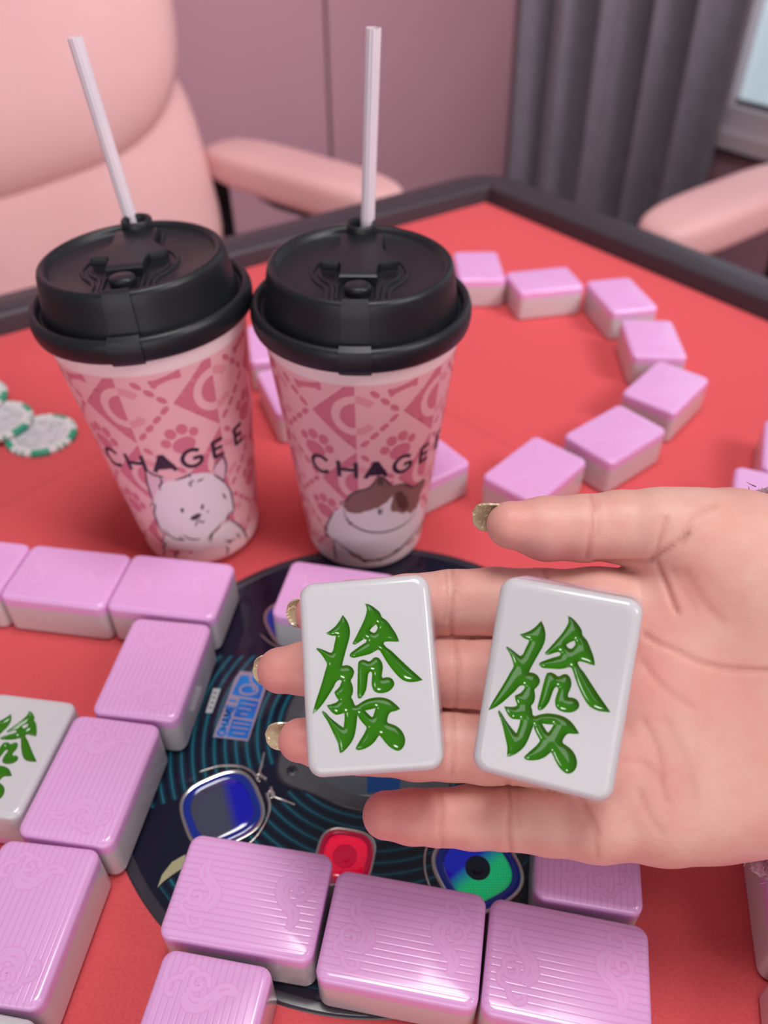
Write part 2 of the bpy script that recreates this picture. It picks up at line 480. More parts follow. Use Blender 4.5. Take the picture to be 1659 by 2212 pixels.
def skin():
    m = mat('skin', (.70, .40, .34), .42, spec=.35, sss=.22, sssr=(1, .35, .2))
    tc = N(m, 'ShaderNodeTexCoord')
    n1 = N(m, 'ShaderNodeTexNoise'); n1.inputs['Scale'].default_value = 70; n1.inputs['Detail'].default_value = 6; n1.inputs['Roughness'].default_value = .62; lk(m, tc.outputs['Object'], n1.inputs['Vector'])
    rp = N(m, 'ShaderNodeValToRGB'); rp.color_ramp.elements[0].position = .32; rp.color_ramp.elements[1].position = .68
    rp.color_ramp.elements[0].color = (.74, .35, .295, 1); rp.color_ramp.elements[1].color = (.78, .455, .38, 1); lk(m, n1.outputs['Fac'], rp.inputs['Fac'])
    at_ = N(m, 'ShaderNodeAttribute', attribute_name='flush')
    mx = N(m, 'ShaderNodeMix', data_type='RGBA'); mx.inputs['B'].default_value = (.74, .27, .25, 1); lk(m, at_.outputs['Fac'], mx.inputs['Factor']); lk(m, rp.outputs['Color'], mx.inputs['A'])
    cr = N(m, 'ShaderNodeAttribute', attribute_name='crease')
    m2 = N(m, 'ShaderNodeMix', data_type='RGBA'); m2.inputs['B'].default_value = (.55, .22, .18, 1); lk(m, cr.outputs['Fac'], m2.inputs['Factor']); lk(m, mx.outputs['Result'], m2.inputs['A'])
    lk(m, m2.outputs['Result'], bsdf(m).inputs['Base Color'])
    # fine skin lines: stretched cells plus pores
    mp = N(m, 'ShaderNodeMapping'); mp.inputs['Scale'].default_value = (700, 1500, 1500); mp.inputs['Rotation'].default_value = (0, 0, .5); lk(m, tc.outputs['Object'], mp.inputs['Vector'])
    vo = N(m, 'ShaderNodeTexVoronoi', feature='DISTANCE_TO_EDGE'); vo.inputs['Scale'].default_value = 1.0; lk(m, mp.outputs['Vector'], vo.inputs['Vector'])
    n2 = N(m, 'ShaderNodeTexNoise'); n2.inputs['Scale'].default_value = 420; n2.inputs['Detail'].default_value = 4; lk(m, tc.outputs['Object'], n2.inputs['Vector'])
    vr = N(m, 'ShaderNodeMapRange'); vr.inputs['From Max'].default_value = .12; lk(m, vo.outputs['Distance'], vr.inputs['Value'])
    ad = N(m, 'ShaderNodeMath', operation='MULTIPLY_ADD'); ad.inputs[1].default_value = .35; lk(m, vr.outputs[0], ad.inputs[0]); lk(m, n2.outputs['Fac'], ad.inputs[2])
    bp = N(m, 'ShaderNodeBump'); bp.inputs['Strength'].default_value = .28; bp.inputs['Distance'].default_value = .00022; lk(m, ad.outputs[0], bp.inputs['Height']); lk(m, bp.outputs['Normal'], bsdf(m).inputs['Normal'])
    return m


M['skin'] = skin()


def nail_mat():
    m = mat('nail_gold', (.52, .42, .27), .16, spec=.6, coat=.6)
    tc = N(m, 'ShaderNodeTexCoord'); vo = N(m, 'ShaderNodeTexVoronoi'); vo.inputs['Scale'].default_value = 1700; lk(m, tc.outputs['Object'], vo.inputs['Vector'])
    nz = N(m, 'ShaderNodeTexNoise'); nz.inputs['Scale'].default_value = 250; lk(m, tc.outputs['Object'], nz.inputs['Vector'])
    ml = N(m, 'ShaderNodeMath', operation='MULTIPLY'); sp = N(m, 'ShaderNodeSeparateColor'); lk(m, vo.outputs['Color'], sp.inputs[0]); lk(m, sp.outputs[0], ml.inputs[0]); lk(m, nz.outputs['Fac'], ml.inputs[1])
    rp = N(m, 'ShaderNodeValToRGB'); e = rp.color_ramp.elements; e[0].position = .36; e[0].color = (.50, .40, .26, 1); e[1].position = .52; e[1].color = (.95, .78, .48, 1)
    lk(m, ml.outputs[0], rp.inputs['Fac']); lk(m, rp.outputs['Color'], bsdf(m).inputs['Base Color'])
    return m


M['nail'] = nail_mat()

GLYPH=[[(-5.81, 15.83), (-4.81, 14.3), (-4.23, 12.7), (-4.12, 11.02), (-4.44, 9.39), (-5.11, 7.55), (-5.83, 5.49), (-6.56, 3.32), (-6.73, 2.56), (-5.53, 2.65), (-4.48, 2.22), (-3.81, 1.34), (-3.72, 0.52), (-4.17, -0.56), (-4.77, -1.37), (-4.41, -2.4), (-4.24, -3.57), (-4.43, -4.71), (-4.91, -5.59), (-4.43, -6.55), (-4.12, -7.65), (-3.68, -7.8), (-2.33, -7.06), (-0.63, -6.38), (1.27, -6.14), (2.91, -6.19), (4.52, -6.66), (5.86, -7.56), (6.95, -8.67), (7.64, -9.47), (6.39, -9.88), (5.21, -10.07), (4.59, -10.59), (4.18, -11.53), (4.01, -12.2), (4.21, -12.67), (5.0, -13.0), (6.13, -13.53), (7.22, -14.46), (7.95, -15.64), (8.27, -16.9), (8.11, -18.12), (7.45, -19.19), (6.49, -19.75), (5.46, -19.54), (4.35, -18.86), (3.28, -17.67), (2.43, -16.49), (1.79, -15.59), (1.34, -16.01), (0.53, -17.03), (-0.7, -18.0), (-2.15, -18.64), (-3.8, -18.94), (-4.67, -18.58), (-4.19, -17.72), (-3.17, -16.32), (-2.14, -14.93), (-1.39, -13.56), (-1.66, -13.08), (-2.43, -12.16), (-3.18, -11.04), (-3.55, -10.26), (-3.71, -11.18), (-3.99, -12.76), (-4.47, -14.76), (-5.29, -16.51), (-6.56, -18.01), (-7.8, -19.05), (-8.76, -19.37), (-8.88, -18.3), (-9.08, -16.93), (-10.11, -14.36), (-11.37, -11.42), (-12.35, -9.75), (-12.82, -8.84), (-12.58, -8.44), (-11.83, -8.98), (-10.6, -10.38), (-9.24, -11.62), (-8.11, -12.55), (-7.36, -13.08), (-7.15, -11.84), (-6.96, -10.65), (-6.98, -9.46), (-8.18, -9.71), (-9.13, -9.76), (-10.28, -8.98), (-11.05, -7.89), (-11.53, -7.16), (-10.4, -7.02), (-8.95, -6.67), (-8.25, -6.14), (-8.6, -5.59), (-8.97, -4.94), (-9.27, -3.99), (-8.77, -3.56), (-7.97, -2.93), (-7.35, -1.86), (-7.15, -1.23), (-7.66, -0.96), (-8.52, -1.42), (-9.45, -2.93), (-10.75, -4.68), (-12.29, -6.65), (-13.81, -8.15), (-15.28, -9.16), (-14.58, -6.93), (-13.61, -4.46), (-12.78, -2.44), (-11.93, -0.17), (-11.36, 1.49), (-10.99, 2.4), (-10.77, 3.32), (-11.2, 4.34), (-11.86, 5.53), (-12.64, 6.59), (-13.45, 7.37), (-13.19, 7.77), (-12.0, 7.31), (-10.59, 6.6), (-9.46, 6.08), (-8.94, 6.7), (-8.57, 8.09), (-8.12, 9.59), (-7.95, 10.45), (-9.03, 10.55), (-9.91, 10.91), (-10.56, 11.35), (-9.06, 12.17), (-7.79, 13.13), (-6.75, 14.35)], [(0.32, 18.26), (1.22, 18.06), (2.38, 17.35), (3.4, 16.42), (4.18, 15.51), (4.62, 14.28), (5.48, 13.61), (6.25, 12.71), (7.0, 11.46), (7.84, 9.97), (8.34, 8.75), (8.68, 7.59), (7.43, 7.68), (5.91, 7.86), (4.76, 7.84), (4.45, 7.4), (5.21, 6.44), (6.55, 5.27), (8.08, 3.58), (9.39, 2.17), (10.69, 0.74), (12.43, -1.02), (13.51, -2.14), (14.02, -2.68), (12.28, -2.94), (10.65, -2.94), (9.05, -2.43), (7.72, -1.28), (6.22, 0.69), (4.95, 2.72), (4.01, 4.55), (3.38, 5.7), (2.85, 5.98), (2.31, 5.7), (0.84, 5.05), (-0.85, 4.72), (-2.54, 4.47), (-3.74, 4.36), (-4.72, 4.88), (-4.38, 5.61), (-3.13, 6.44), (-1.39, 7.47), (0.05, 8.24), (0.08, 8.81), (-0.45, 9.0), (-1.07, 8.74), (-2.06, 8.19), (-3.05, 7.73), (-3.75, 8.03), (-2.69, 9.71), (-1.61, 11.51), (-0.8, 12.87), (0.02, 14.46), (0.61, 16.08), (0.72, 17.03)], [(-2.38, 3.33), (-2.6, 2.41), (-2.78, 0.79), (-2.96, -1.28), (-3.15, -3.58), (-3.3, -5.49), (-3.03, -6.13), (-2.27, -6.03), (-1.5, -5.17), (-0.74, -3.61), (-0.37, -1.72), (-0.05, -0.12), (0.41, 0.49), (0.88, 0.38), (0.96, -0.21), (0.75, -1.58), (0.65, -3.03), (1.04, -4.33), (1.82, -4.96), (2.98, -5.19), (4.4, -5.05), (5.62, -4.45), (6.38, -3.59), (6.58, -2.8), (6.16, -1.85), (5.37, -1.32), (4.43, -1.23), (3.76, -1.4), (3.46, -0.94), (3.69, 0.27), (3.91, 1.41), (3.76, 2.59), (3.23, 3.56), (2.44, 4.1), (1.59, 3.93), (0.96, 3.4), (0.35, 3.1), (-0.46, 3.52), (-1.4, 3.72)]]
GLYPH_HOLES=[[(-1.53, -9.22), (-0.34, -9.08), (1.2, -8.81), (0.91, -9.7), (0.39, -10.85), (0.12, -11.01), (-0.65, -10.2)], [(2.92, 12.58), (3.24, 11.68), (2.77, 10.77), (2.27, 10.41), (1.46, 10.74), (1.13, 11.18), (1.89, 11.91)]]
SCROLL=[[(-15.64, 9.26), (-17.51, 6.29), (-17.04, 3.25), (-14.07, 0.78), (-12.28, -1.85), (-12.9, -4.84), (-15.18, -6.77)], [(-15.64, 9.26), (-15.61, 5.1), (-12.86, 2.58), (-9.92, -0.61), (-9.55, -4.89), (-12.46, -7.78)], [(-15.14, 3.55), (-13.41, 0.88), (-10.83, -1.63), (-10.69, -4.64), (-13.53, -7.23)], [(-16.0, -0.39), (-18.6, -1.09), (-19.43, -3.32), (-18.39, -5.68), (-16.05, -5.9), (-15.03, -4.3), (-15.83, -2.69), (-17.23, -3.05)], [(-19.11, -4.36), (-20.55, -6.02), (-20.34, -8.13), (-18.19, -9.23), (-16.67, -9.28)], [(-17.73, -9.72), (-16.87, -12.0), (-14.83, -13.23), (-12.57, -12.33), (-12.86, -10.39)]]
DOG_FILL={'head': [(-0.284, 40.75), (-0.3124, 36.36), (-0.3221, 31.53), (-0.3276, 27.62), (-0.2981, 23.42), (-0.2009, 20.97), (-0.0757, 19.24), (0.0807, 18.92), (0.2415, 17.85), (0.3462, 18.26), (0.4372, 20.06), (0.5414, 21.9), (0.6243, 23.85), (0.6947, 25.39), (0.779, 26.53), (0.8413, 28.01), (0.8475, 32.51), (0.8404, 38.57), (0.8231, 42.07), (0.7674, 46.33), (0.7141, 50.01), (0.6427, 53.52), (0.5722, 56.05), (0.4813, 57.5), (0.3718, 58.14), (0.2763, 57.49), (0.201, 57.09), (0.1448, 56.84), (0.0537, 56.86), (-0.0261, 54.89), (-0.1123, 51.37), (-0.2005, 47.12), (-0.2499, 44.17)], 'body': [(-0.2939, 21.46), (-0.3778, 16.25), (-0.4637, 8.14), (-0.5135, 3.32), (-0.5355, -2.86), (0.1618, -2.46), (0.5357, -0.38), (0.8404, 1.57), (1.0622, 1.53), (1.026, 6.9), (0.9609, 12.88), (0.8455, 19.38), (0.7383, 23.57), (0.6199, 22.96), (0.4213, 19.29), (0.0843, 19.41), (-0.1787, 22.05)], 'ear_l': [(-0.1795, 62.1), (-0.1662, 64.67), (-0.1241, 61.37), (-0.0414, 60.1), (0.0419, 57.77), (-0.0261, 54.89), (-0.1123, 51.37), (-0.1855, 47.63), (-0.2614, 44.11), (-0.2401, 47.4), (-0.2346, 52.34), (-0.219, 57.23)], 'ear_r': [(0.6345, 56.24), (0.6895, 59.01), (0.7974, 61.03), (0.8248, 57.96), (0.8296, 54.92), (0.7834, 49.91), (0.7384, 47.79), (0.6888, 51.8)], 'eye1': [(0.0967, 39.4), (0.1226, 39.96), (0.1385, 38.94), (0.1312, 37.59), (0.1084, 36.78), (0.0897, 37.43)], 'eye2': [(0.3735, 38.59), (0.4011, 39.84), (0.4149, 38.97), (0.4053, 37.25), (0.3804, 36.18), (0.3648, 37.07)], 'nose': [(0.1783, 32.32), (0.2153, 33.69), (0.2836, 34.71), (0.3447, 34.51), (0.35, 33.27), (0.3065, 31.64), (0.2501, 31.01), (0.2098, 31.26)]}
DOG_LINES=[[(-0.1651, 64.25), (-0.219, 57.23), (-0.2346, 52.34), (-0.2401, 47.4), (-0.2499, 44.17)], [(-0.1651, 64.25), (-0.1165, 61.16), (-0.034, 59.88), (0.0244, 59.12)], [(-0.034, 59.88), (-0.0221, 56.63), (-0.0708, 54.05), (-0.0827, 51.4)], [(-0.339, 39.9), (-0.2653, 43.17), (-0.2437, 41.45), (-0.3124, 36.36), (-0.3221, 31.53), (-0.3276, 27.62), (-0.2981, 23.42), (-0.2939, 21.46)], [(-0.2696, 25.58), (-0.1959, 21.49), (-0.0968, 19.47), (0.013, 18.9)], [(0.0089, 22.66), (0.0861, 19.65), (0.1685, 18.68), (0.2446, 18.32)], [(-0.0546, 21.74), (-0.0279, 19.47), (0.013, 18.9)], [(0.343, 16.79), (0.4239, 19.75), (0.5438, 22.35), (0.6152, 24.49)], [(0.3779, 14.86), (0.416, 18.37), (0.4613, 20.21)], [(0.682, 22.76), (0.7106, 26.03), (0.7707, 27.64), (0.831, 27.3), (0.8489, 29.71), (0.8454, 36.66), (0.8314, 41.0), (0.7674, 46.33)], [(0.8404, 38.57), (0.856, 35.98)], [(0.7183, 24.93), (0.7506, 27.59)], [(0.7674, 46.33), (0.7141, 50.01), (0.6339, 53.9)], [(0.1448, 56.84), (0.2023, 57.29), (0.2775, 57.69), (0.3373, 58.55), (0.3676, 59.04)], [(0.331, 59.05), (0.3367, 56.85)], [(0.6345, 56.24), (0.6895, 59.01), (0.7974, 61.03), (0.8248, 57.96), (0.8296, 54.92), (0.7834, 49.91), (0.7492, 47.57)], [(0.7383, 23.57), (0.8455, 19.38), (0.9609, 12.88), (1.026, 6.9), (1.0719, 1.3)], [(0.8552, 18.2), (0.908, 16.05)], [(0.9935, 8.17), (1.0418, 6.03)], [(0.61, 12.29), (0.7131, 9.83), (0.6531, 8.97)], [(0.5967, 8.47), (0.6364, 5.7), (0.5789, 2.58)], [(-0.2939, 21.46), (-0.3932, 16.11), (-0.3311, 15.63), (-0.4505, 10.89), (-0.4222, 9.64), (-0.5167, 5.39), (-0.5227, 2.67)], [(-0.1648, 11.93), (-0.2477, 7.39), (-0.2011, 5.5)], [(-0.2966, 6.56), (-0.2226, 8.57)], [(0.2862, 30.9), (0.2585, 29.01), (0.2216, 27.41)], [(0.3024, 30.96), (0.3315, 28.73), (0.3834, 29.3)], [(0.4271, 34.16), (0.4718, 34.45)], [(0.2867, 53.05), (0.3315, 54.31), (0.3713, 54.71)], [(0.4022, 53.45), (0.4929, 54.11)], [(0.297, 51.63), (0.3332, 52.99)], [(0.7086, 41.3), (0.7489, 36.88)], [(0.8304, 12.87), (0.8878, 8.12)]]
CAT_FILL={'body': [(-0.285, 43.72), (-0.4296, 38.36), (-0.5269, 31.17), (-0.6092, 22.88), (-0.5363, 19.02), (-0.5045, 13.29), (-0.5032, 6.41), (-0.4477, 2.31), (-0.264, 0.46), (0.1399, -0.42), (0.6278, -2.73), (0.9966, -6.25), (1.4085, -9.84), (1.4088, -2.94), (1.4085, 4.25), (1.4084, 10.66), (1.1461, 26.56), (0.9093, 36.58), (0.3283, 49.8)], 'brown': [(-0.2745, 43.81), (-0.2267, 47.45), (-0.1613, 51.52), (-0.0539, 54.59), (0.0577, 55.94), (0.1222, 57.99), (0.1935, 63.34), (0.2586, 61.59), (0.3279, 58.34), (0.3808, 55.56), (0.4736, 55.28), (0.575, 53.97), (0.6689, 50.54), (0.7526, 49.14), (0.8388, 49.13), (0.9527, 49.24), (0.9636, 44.96), (0.9002, 40.96), (0.9234, 37.19), (0.8776, 33.07), (0.7554, 31.88), (0.5801, 35.16), (0.4078, 38.63), (0.3808, 41.8), (0.4052, 46.65), (0.4105, 49.8), (0.3328, 46.07), (0.2132, 43.33), (0.0935, 42.02), (-0.0469, 40.22), (-0.1277, 39.99), (-0.2191, 40.45)], 'dark': [(0.4411, 50.32), (0.5279, 50.45), (0.6394, 44.48), (0.6881, 37.98), (0.6158, 35.98), (0.5069, 40.13), (0.4492, 46.09)], 'side': [(1.4085, 15.92), (1.4084, 8.27), (1.4087, 0.73), (1.4088, -6.04), (1.1877, -4.09), (0.9257, 3.45), (0.8832, 10.17), (1.063, 13.0), (1.2103, 16.2)]}
CAT_LINES=[[(0.1935, 63.34), (0.1222, 57.99), (0.0577, 55.94), (-0.0539, 54.59), (-0.1613, 51.52), (-0.2267, 47.45), (-0.3114, 45.81), (-0.264, 43.9)], [(0.1935, 63.34), (0.2586, 61.59), (0.3279, 58.34), (0.3808, 55.56)], [(0.3808, 55.56), (0.4736, 55.28), (0.575, 53.97), (0.6689, 50.54), (0.7526, 49.14), (0.9527, 49.24), (0.9002, 40.96)], [(-0.2733, 41.94), (-0.2468, 36.89), (-0.1993, 33.82), (-0.0973, 30.84), (0.0283, 28.49), (0.1681, 27.05), (0.3361, 26.22), (0.4906, 26.29), (0.6592, 26.95), (0.7843, 28.86), (0.8702, 31.33)], [(-0.2262, 36.56), (-0.191, 32.39), (-0.1558, 34.55)], [(-0.4177, 38.51), (-0.5269, 31.17), (-0.638, 21.35), (-0.5363, 19.02), (-0.4919, 16.61)], [(-0.6091, 24.38), (-0.5549, 24.29)], [(-0.4838, 18.79), (-0.5006, 10.72), (-0.4862, 3.41)], [(0.2033, 42.93), (0.2347, 41.29), (0.2749, 42.39)], [(0.2347, 41.29), (0.2263, 38.49)], [(0.1943, 40.61), (0.2776, 39.52)], [(0.2124, 61.92), (0.1964, 57.18)], [(0.2311, 61.36), (0.253, 56.79)]]
CAT_BELLY=[[(-0.4819, 19.33), (-0.3647, 16.18), (-0.1907, 12.42), (0.0064, 7.61), (0.2363, 7.27), (0.4525, 8.21), (0.6303, 10.16), (0.7936, 13.18), (0.9917, 15.76), (1.2257, 17.76)], [(0.4907, 9.27), (0.5571, 10.36), (0.6484, 9.3)], [(-0.0531, 8.11), (0.0178, 6.52), (0.0904, 8.57)], [(0.199, 8.07), (0.2876, 5.76)], [(-0.2374, 13.17), (-0.1814, 10.87)]]

# ================================================================== setting: floor, walls, window, curtain
TABLE_H = 760.0
K_DIR = (math.radians(-145.5), math.radians(-51.5))      # the two wall / table directions
dA = np.array([math.cos(K_DIR[0]), math.sin(K_DIR[0]), 0]); dB = np.array([math.cos(K_DIR[1]), math.sin(K_DIR[1]), 0])
nA = np.array([-dA[1], dA[0], 0]); nA *= 1 if nA[1] < 0 else -1   # into the room
nB = np.array([-dB[1], dB[0], 0]); nB *= 1 if nB[0] < 0 else -1
CORNER = np.array([340.0, 1900.0, 0])
Z_FLOOR, Z_TOP = -TABLE_H, 1500.0


def slab(P0, P1, z0, z1, n, t):                          # upright slab from P0 to P1, front face on the room side, thickness t
    P0, P1 = np.array(P0, float), np.array(P1, float)
    V = []
    for z in (z0, z1):
        for p in (P0, P1, P1 - n * t, P0 - n * t): V.append((p[0], p[1], z))
    return np.array(V), [(0, 1, 5, 4), (1, 2, 6, 5), (2, 3, 7, 6), (3, 0, 4, 7), (4, 5, 6, 7), (3, 2, 1, 0)]


fl = obj('floor', box((0, 700, Z_FLOOR - 20), (2600, 2600, 20)), M['floor'], smooth=False); tag(fl, 'grey floor under the table and the chairs', kind='structure')
wb = empty('wall_back', (CORNER[0], CORNER[1], Z_FLOOR)); tag(wb, 'mauve panelled back wall', kind='structure')
wobj('backing', slab(CORNER + dA * 20 - nA * 8, CORNER + dA * 2400 - nA * 8, Z_FLOOR, Z_TOP, nA, 60), M['dark'], wb, smooth=False)
cuts = [0, 533, 1300, 2400]
for i in range(3):
    wobj('wall_panel', slab(CORNER + dA * (cuts[i] + (3.5 if i else 0)), CORNER + dA * (cuts[i + 1] - 3.5), Z_FLOOR, Z_TOP, nA, 8), M['wall'], wb, smooth=False)
S0, S1, ZW0, ZW1 = 400.0, 1500.0, -136.0, 1150.0          # window opening on the right wall
wr = empty('wall_right', (CORNER[0], CORNER[1], Z_FLOOR)); tag(wr, 'mauve wall with the window', kind='structure')
wobj('wall_surface', join([slab(CORNER, CORNER + dB * S0, Z_FLOOR, Z_TOP, nB, 120), slab(CORNER + dB * S1, CORNER + dB * 2400, Z_FLOOR, Z_TOP, nB, 120),
                           slab(CORNER + dB * S0, CORNER + dB * S1, Z_FLOOR, ZW0 - 62, nB, 120), slab(CORNER + dB * S0, CORNER + dB * S1, ZW1, Z_TOP, nB, 120)]), M['wall'], wr, smooth=False)
win = empty('window_1', CORNER + dB * 900 + np.array([0, 0, ZW0])); tag(win, 'white framed window with pale blue pane beside the grey curtain', kind='structure')
wobj('window_sill', slab(CORNER + dB * (S0 - 30) + nB * 22, CORNER + dB * (S1 + 30) + nB * 22, ZW0 - 60, ZW0 - 34, nB, 130), M['window_white'], win, smooth=False)
for z0, z1 in ((ZW0 - 34, ZW0), (ZW1 - 30, ZW1)):
    wobj('window_frame', slab(CORNER + dB * S0 - nB * 5, CORNER + dB * S1 - nB * 5, z0, z1, nB, 55), M['window_white'], win, smooth=False)
for s in (S0, (S0 + S1) / 2, S1 - 30):
    wobj('window_frame', slab(CORNER + dB * s - nB * 5, CORNER + dB * (s + 30) - nB * 5, ZW0, ZW1 - 30, nB, 55), M['window_white'], win, smooth=False)
wobj('window_gasket', slab(CORNER + dB * S0 - nB * 28, CORNER + dB * S1 - nB * 28, ZW0, ZW0 + 7, nB, 8), M['dark'], win, smooth=False)
wobj('window_pane', slab(CORNER + dB * S0 - nB * 36, CORNER + dB * S1 - nB * 36, ZW0, ZW1 - 30, nB, 6), M['pane'], win, smooth=False)
wobj('sill_dark_gap', slab(CORNER + dB * (S0 - 20) + nB * 6, CORNER + dB * (S1 + 20) + nB * 6, ZW0 - 72, ZW0 - 60, nB, 40), M['dark'], win, smooth=False)  # narrow dark strip along the underside of the sill


def curtain_mesh():
    n = 260; s = np.linspace(-20, 465, n)
    off = 78 + 36 * np.sin(2 * math.pi * s / 96 + .8 * np.sin(s / 60)) + 9 * np.sin(2 * math.pi * s / 41 + 1.0)
    rows = []
    for z in np.linspace(Z_FLOOR + 15, 1380, 14):
        k = 1 + .12 * math.sin(z / 300)
        P = CORNER + np.outer(s, dB) + np.outer(off * k, nB); P[:, 2] = z; rows.append(P)
    for z in np.linspace(1380, Z_FLOOR + 15, 14):
        k = 1 + .12 * math.sin(z / 300)
        P = CORNER + np.outer(s, dB) + np.outer(off * k - 2, nB); P[:, 2] = z; rows.append(P)
    m = len(rows); V = np.vstack(rows); F = []
    for j in range(m):
        jj = (j + 1) % m
        for i in range(n - 1): F.append((j * n + i, j * n + i + 1, jj * n + i + 1, jj * n + i))
    for j in range(13):
        F.append((j * n, (j + 1) * n, (m - 2 - j) * n, (m - 1 - j) * n)); F.append((j * n + n - 1, (m - 1 - j) * n + n - 1, (m - 2 - j) * n + n - 1, (j + 1) * n + n - 1))
    return V, F


cu = empty('curtain', CORNER + dB * 190 + nB * 78 + np.array([0, 0, Z_FLOOR + 15])); tag(cu, 'dark grey pleated curtain hanging in the corner beside the window', 'curtain')
wobj('curtain_fabric', curtain_mesh(), M['curtain'], cu)
wobj('curtain_rail', tube([CORNER + dB * -20 + nB * 78 + np.array([0, 0, 1392]), CORNER + dB * 1600 + nB * 78 + np.array([0, 0, 1392])], 12, 12), M['metal_black'], cu)

# ================================================================== table
T_K = np.array([93.6, 750.0, 0]); T_SIDE = 804.0
tL, tR = T_K + dA * T_SIDE, T_K + dB * T_SIDE
tN = tL + tR - T_K
t_mid = (tL + tR) / 2
table = empty('mahjong_table', (t_mid[0], t_mid[1], Z_FLOOR)); tag(table, 'square game table with red felt top, black frame and round console', 'table')
quad = [T_K, tL, tN, tR]


def prism(P, z0, z1):
    P = np.asarray(P)[:, :2]; a = sum(P[i][0] * P[(i + 1) % len(P)][1] - P[(i + 1) % len(P)][0] * P[i][1] for i in range(len(P)))
    if a < 0: P = P[::-1]
    return loops([z3(P, z0), z3(P, z1)])


big = [t_mid + (p - t_mid) * 1.02 for p in quad]
wobj('felt_top', prism(big, -14, 0), M['felt'], table, smooth=False)


def rounded_path(P, r, seg=10):
    o = []; n = len(P)
    for i in range(n):
        a, b, c = P[i - 1], P[i], P[(i + 1) % n]
        u = (a - b) / np.linalg.norm(a - b); v = (c - b) / np.linalg.norm(c - b)
        p0, p1 = b + u * r, b + v * r
        for k in range(seg + 1):
            t = k / seg; o.append((1 - t)**2 * p0 + 2 * t * (1 - t) * b + t * t * p1)
    return np.array(o)


for p_, q_ in (((-60, 1128), (300, 935)), ((945, 882), (1115, 970))):
    a_, b_ = onz(*p_)[:2], onz(*q_)[:2]; V_, F_ = ribbon2(np.array([a_, b_]), 1.0, 12.0); wobj('felt_seam', (z3(V_, .06), F_), M['felt_seam'], table, smooth=False)
RW = 38.0; half = T_SIDE / 2
def ring(off, z, r): return z3(rounded_path([(t_mid + (q - t_mid) * (1 + off / half))[:2] for q in quad], r), z)
rail_loops = [ring(0, -2, 3), ring(0, 12.5, 3), ring(.8, 14.2, 4), ring(2.5, 15, 6), ring(RW * .5, 15.5, 24), ring(RW - 7, 14.8, 40), ring(RW - 2, 12, 46), ring(RW, 7, 48), ring(RW, -40, 48), ring(RW - 24, -52, 40)]
fr = wobj('frame_rail', loops(rail_loops, False, False), M['frame'], table)
wobj('under_tray', prism([t_mid + (p - t_mid) * 1.06 for p in quad], -150, -40), M['frame'], table, smooth=False)
wobj('pedestal', (lambda VF: (VF[0] + np.array([t_mid[0], t_mid[1], 0]), VF[1]))(rbox(150, 150, Z_FLOOR + 40, -150, 30)), M['frame'], table)
wobj('foot_plate', (lambda VF: (VF[0] + np.array([t_mid[0], t_mid[1], 0]), VF[1]))(rbox(300, 300, Z_FLOOR, Z_FLOOR + 40, 60, 0, 10)), M['frame'], table)

# ---- round console let into the felt
DC = np.array([-3.4, 189.3, 0.0]); DR = 104.3
off_t = np.array([t_mid[0], t_mid[1], Z_FLOOR])


def tpart(name, VF, m, loc=(0, 0, 0), rot=0.0, parent=None, smooth=True, auto=None):
    """part of the console: vertices local to the dial centre (mm)"""
    if parent is None:
        p = DC - off_t + np.array(loc); return obj(name, VF, m, table, loc=p, rot=(0, 0, rot), smooth=smooth, auto=auto)
    return obj(name, VF, m, parent, loc=np.array(loc), rot=(0, 0, rot), smooth=smooth, auto=auto)


console = tpart('console', loops([z3(100.5 * np.c_[np.cos(a_ := np.linspace(0, 2 * np.pi, 160, endpoint=False)), np.sin(a_)], -3), z3(100.5 * np.c_[np.cos(a_), np.sin(a_)], .3)]), M['console'], smooth=False)
console['label'] = 'dark navy glass with teal ring lines'
tpart('console_rim', lathe([(100.3, -2), (100.3, .42), (101, .46), (103.2, .46), (DR, .3), (DR + .2, -1)], 180), M['rim'], parent=console)


def superq(R, n, rot, m=64):
    a = np.linspace(0, 2 * np.pi, m, endpoint=False)
    r = R / (np.abs(np.cos(a))**n + np.abs(np.sin(a))**n)**(1 / n)
    return np.c_[r * np.cos(a + rot), r * np.sin(a + rot)]


def lens_button(ang, R, size, n, corner, ring_m, lens_m, name, label, eye):
    c = np.array([R * math.cos(ang), R * math.sin(ang), 0])
    rot = corner - math.pi / 4
    S = lambda k, z: z3(superq(size * k, n, rot), z)
    bz = tpart(name, loops([S(1.09, .2), S(1.10, .62), S(1.07, .75), S(1.03, .70), S(1.0, .55)], True, False), M['chrome'], loc=c); bz['label'] = label
    tpart('button_ring', loops([S(1.0, .55), S(.97, .85), S(.90, .98), S(.83, .80), S(.80, .62)], False, False), ring_m, parent=bz)
    tpart('button_lens', loops([S(.80, .62), S(.74, .80), S(.60, .92), S(.3, 1.0)], False, True), lens_m, parent=bz)
    if eye:
        tpart('button_eye', lathe([(0.01, 1.12), (1.4, 1.14), (2.0, 1.08), (2.4, 1.02), (3.4, 1.02), (3.9, 1.08), (4.4, 1.0)], 40), eye, parent=bz)
    return bz


A0 = math.radians(212)
for k in range(4):
    ang = A0 + k * math.pi / 2
    green = k == 1
    lens_button(ang, 66.5 if not green else 68, 13.4, 3.0, ang + math.radians(40), M['ring_blue'], M['lens_green'] if green else M['lens_blue'],
                'player_button', 'button lens glowing green and blue in a chrome bezel' if green else 'dark blue button lens in a chrome bezel', M['lens_dark'] if green else None)
for k in range(4):
    ang = A0 + math.radians(47) + k * math.pi / 2
    if k: continue
    lens_button(ang, 54.5, 9.6, 3.2, ang + math.radians(45), M['ring_red'], M['lens_red'], 'dice_button', 'glowing red button in a chrome bezel', M['eye_red'])

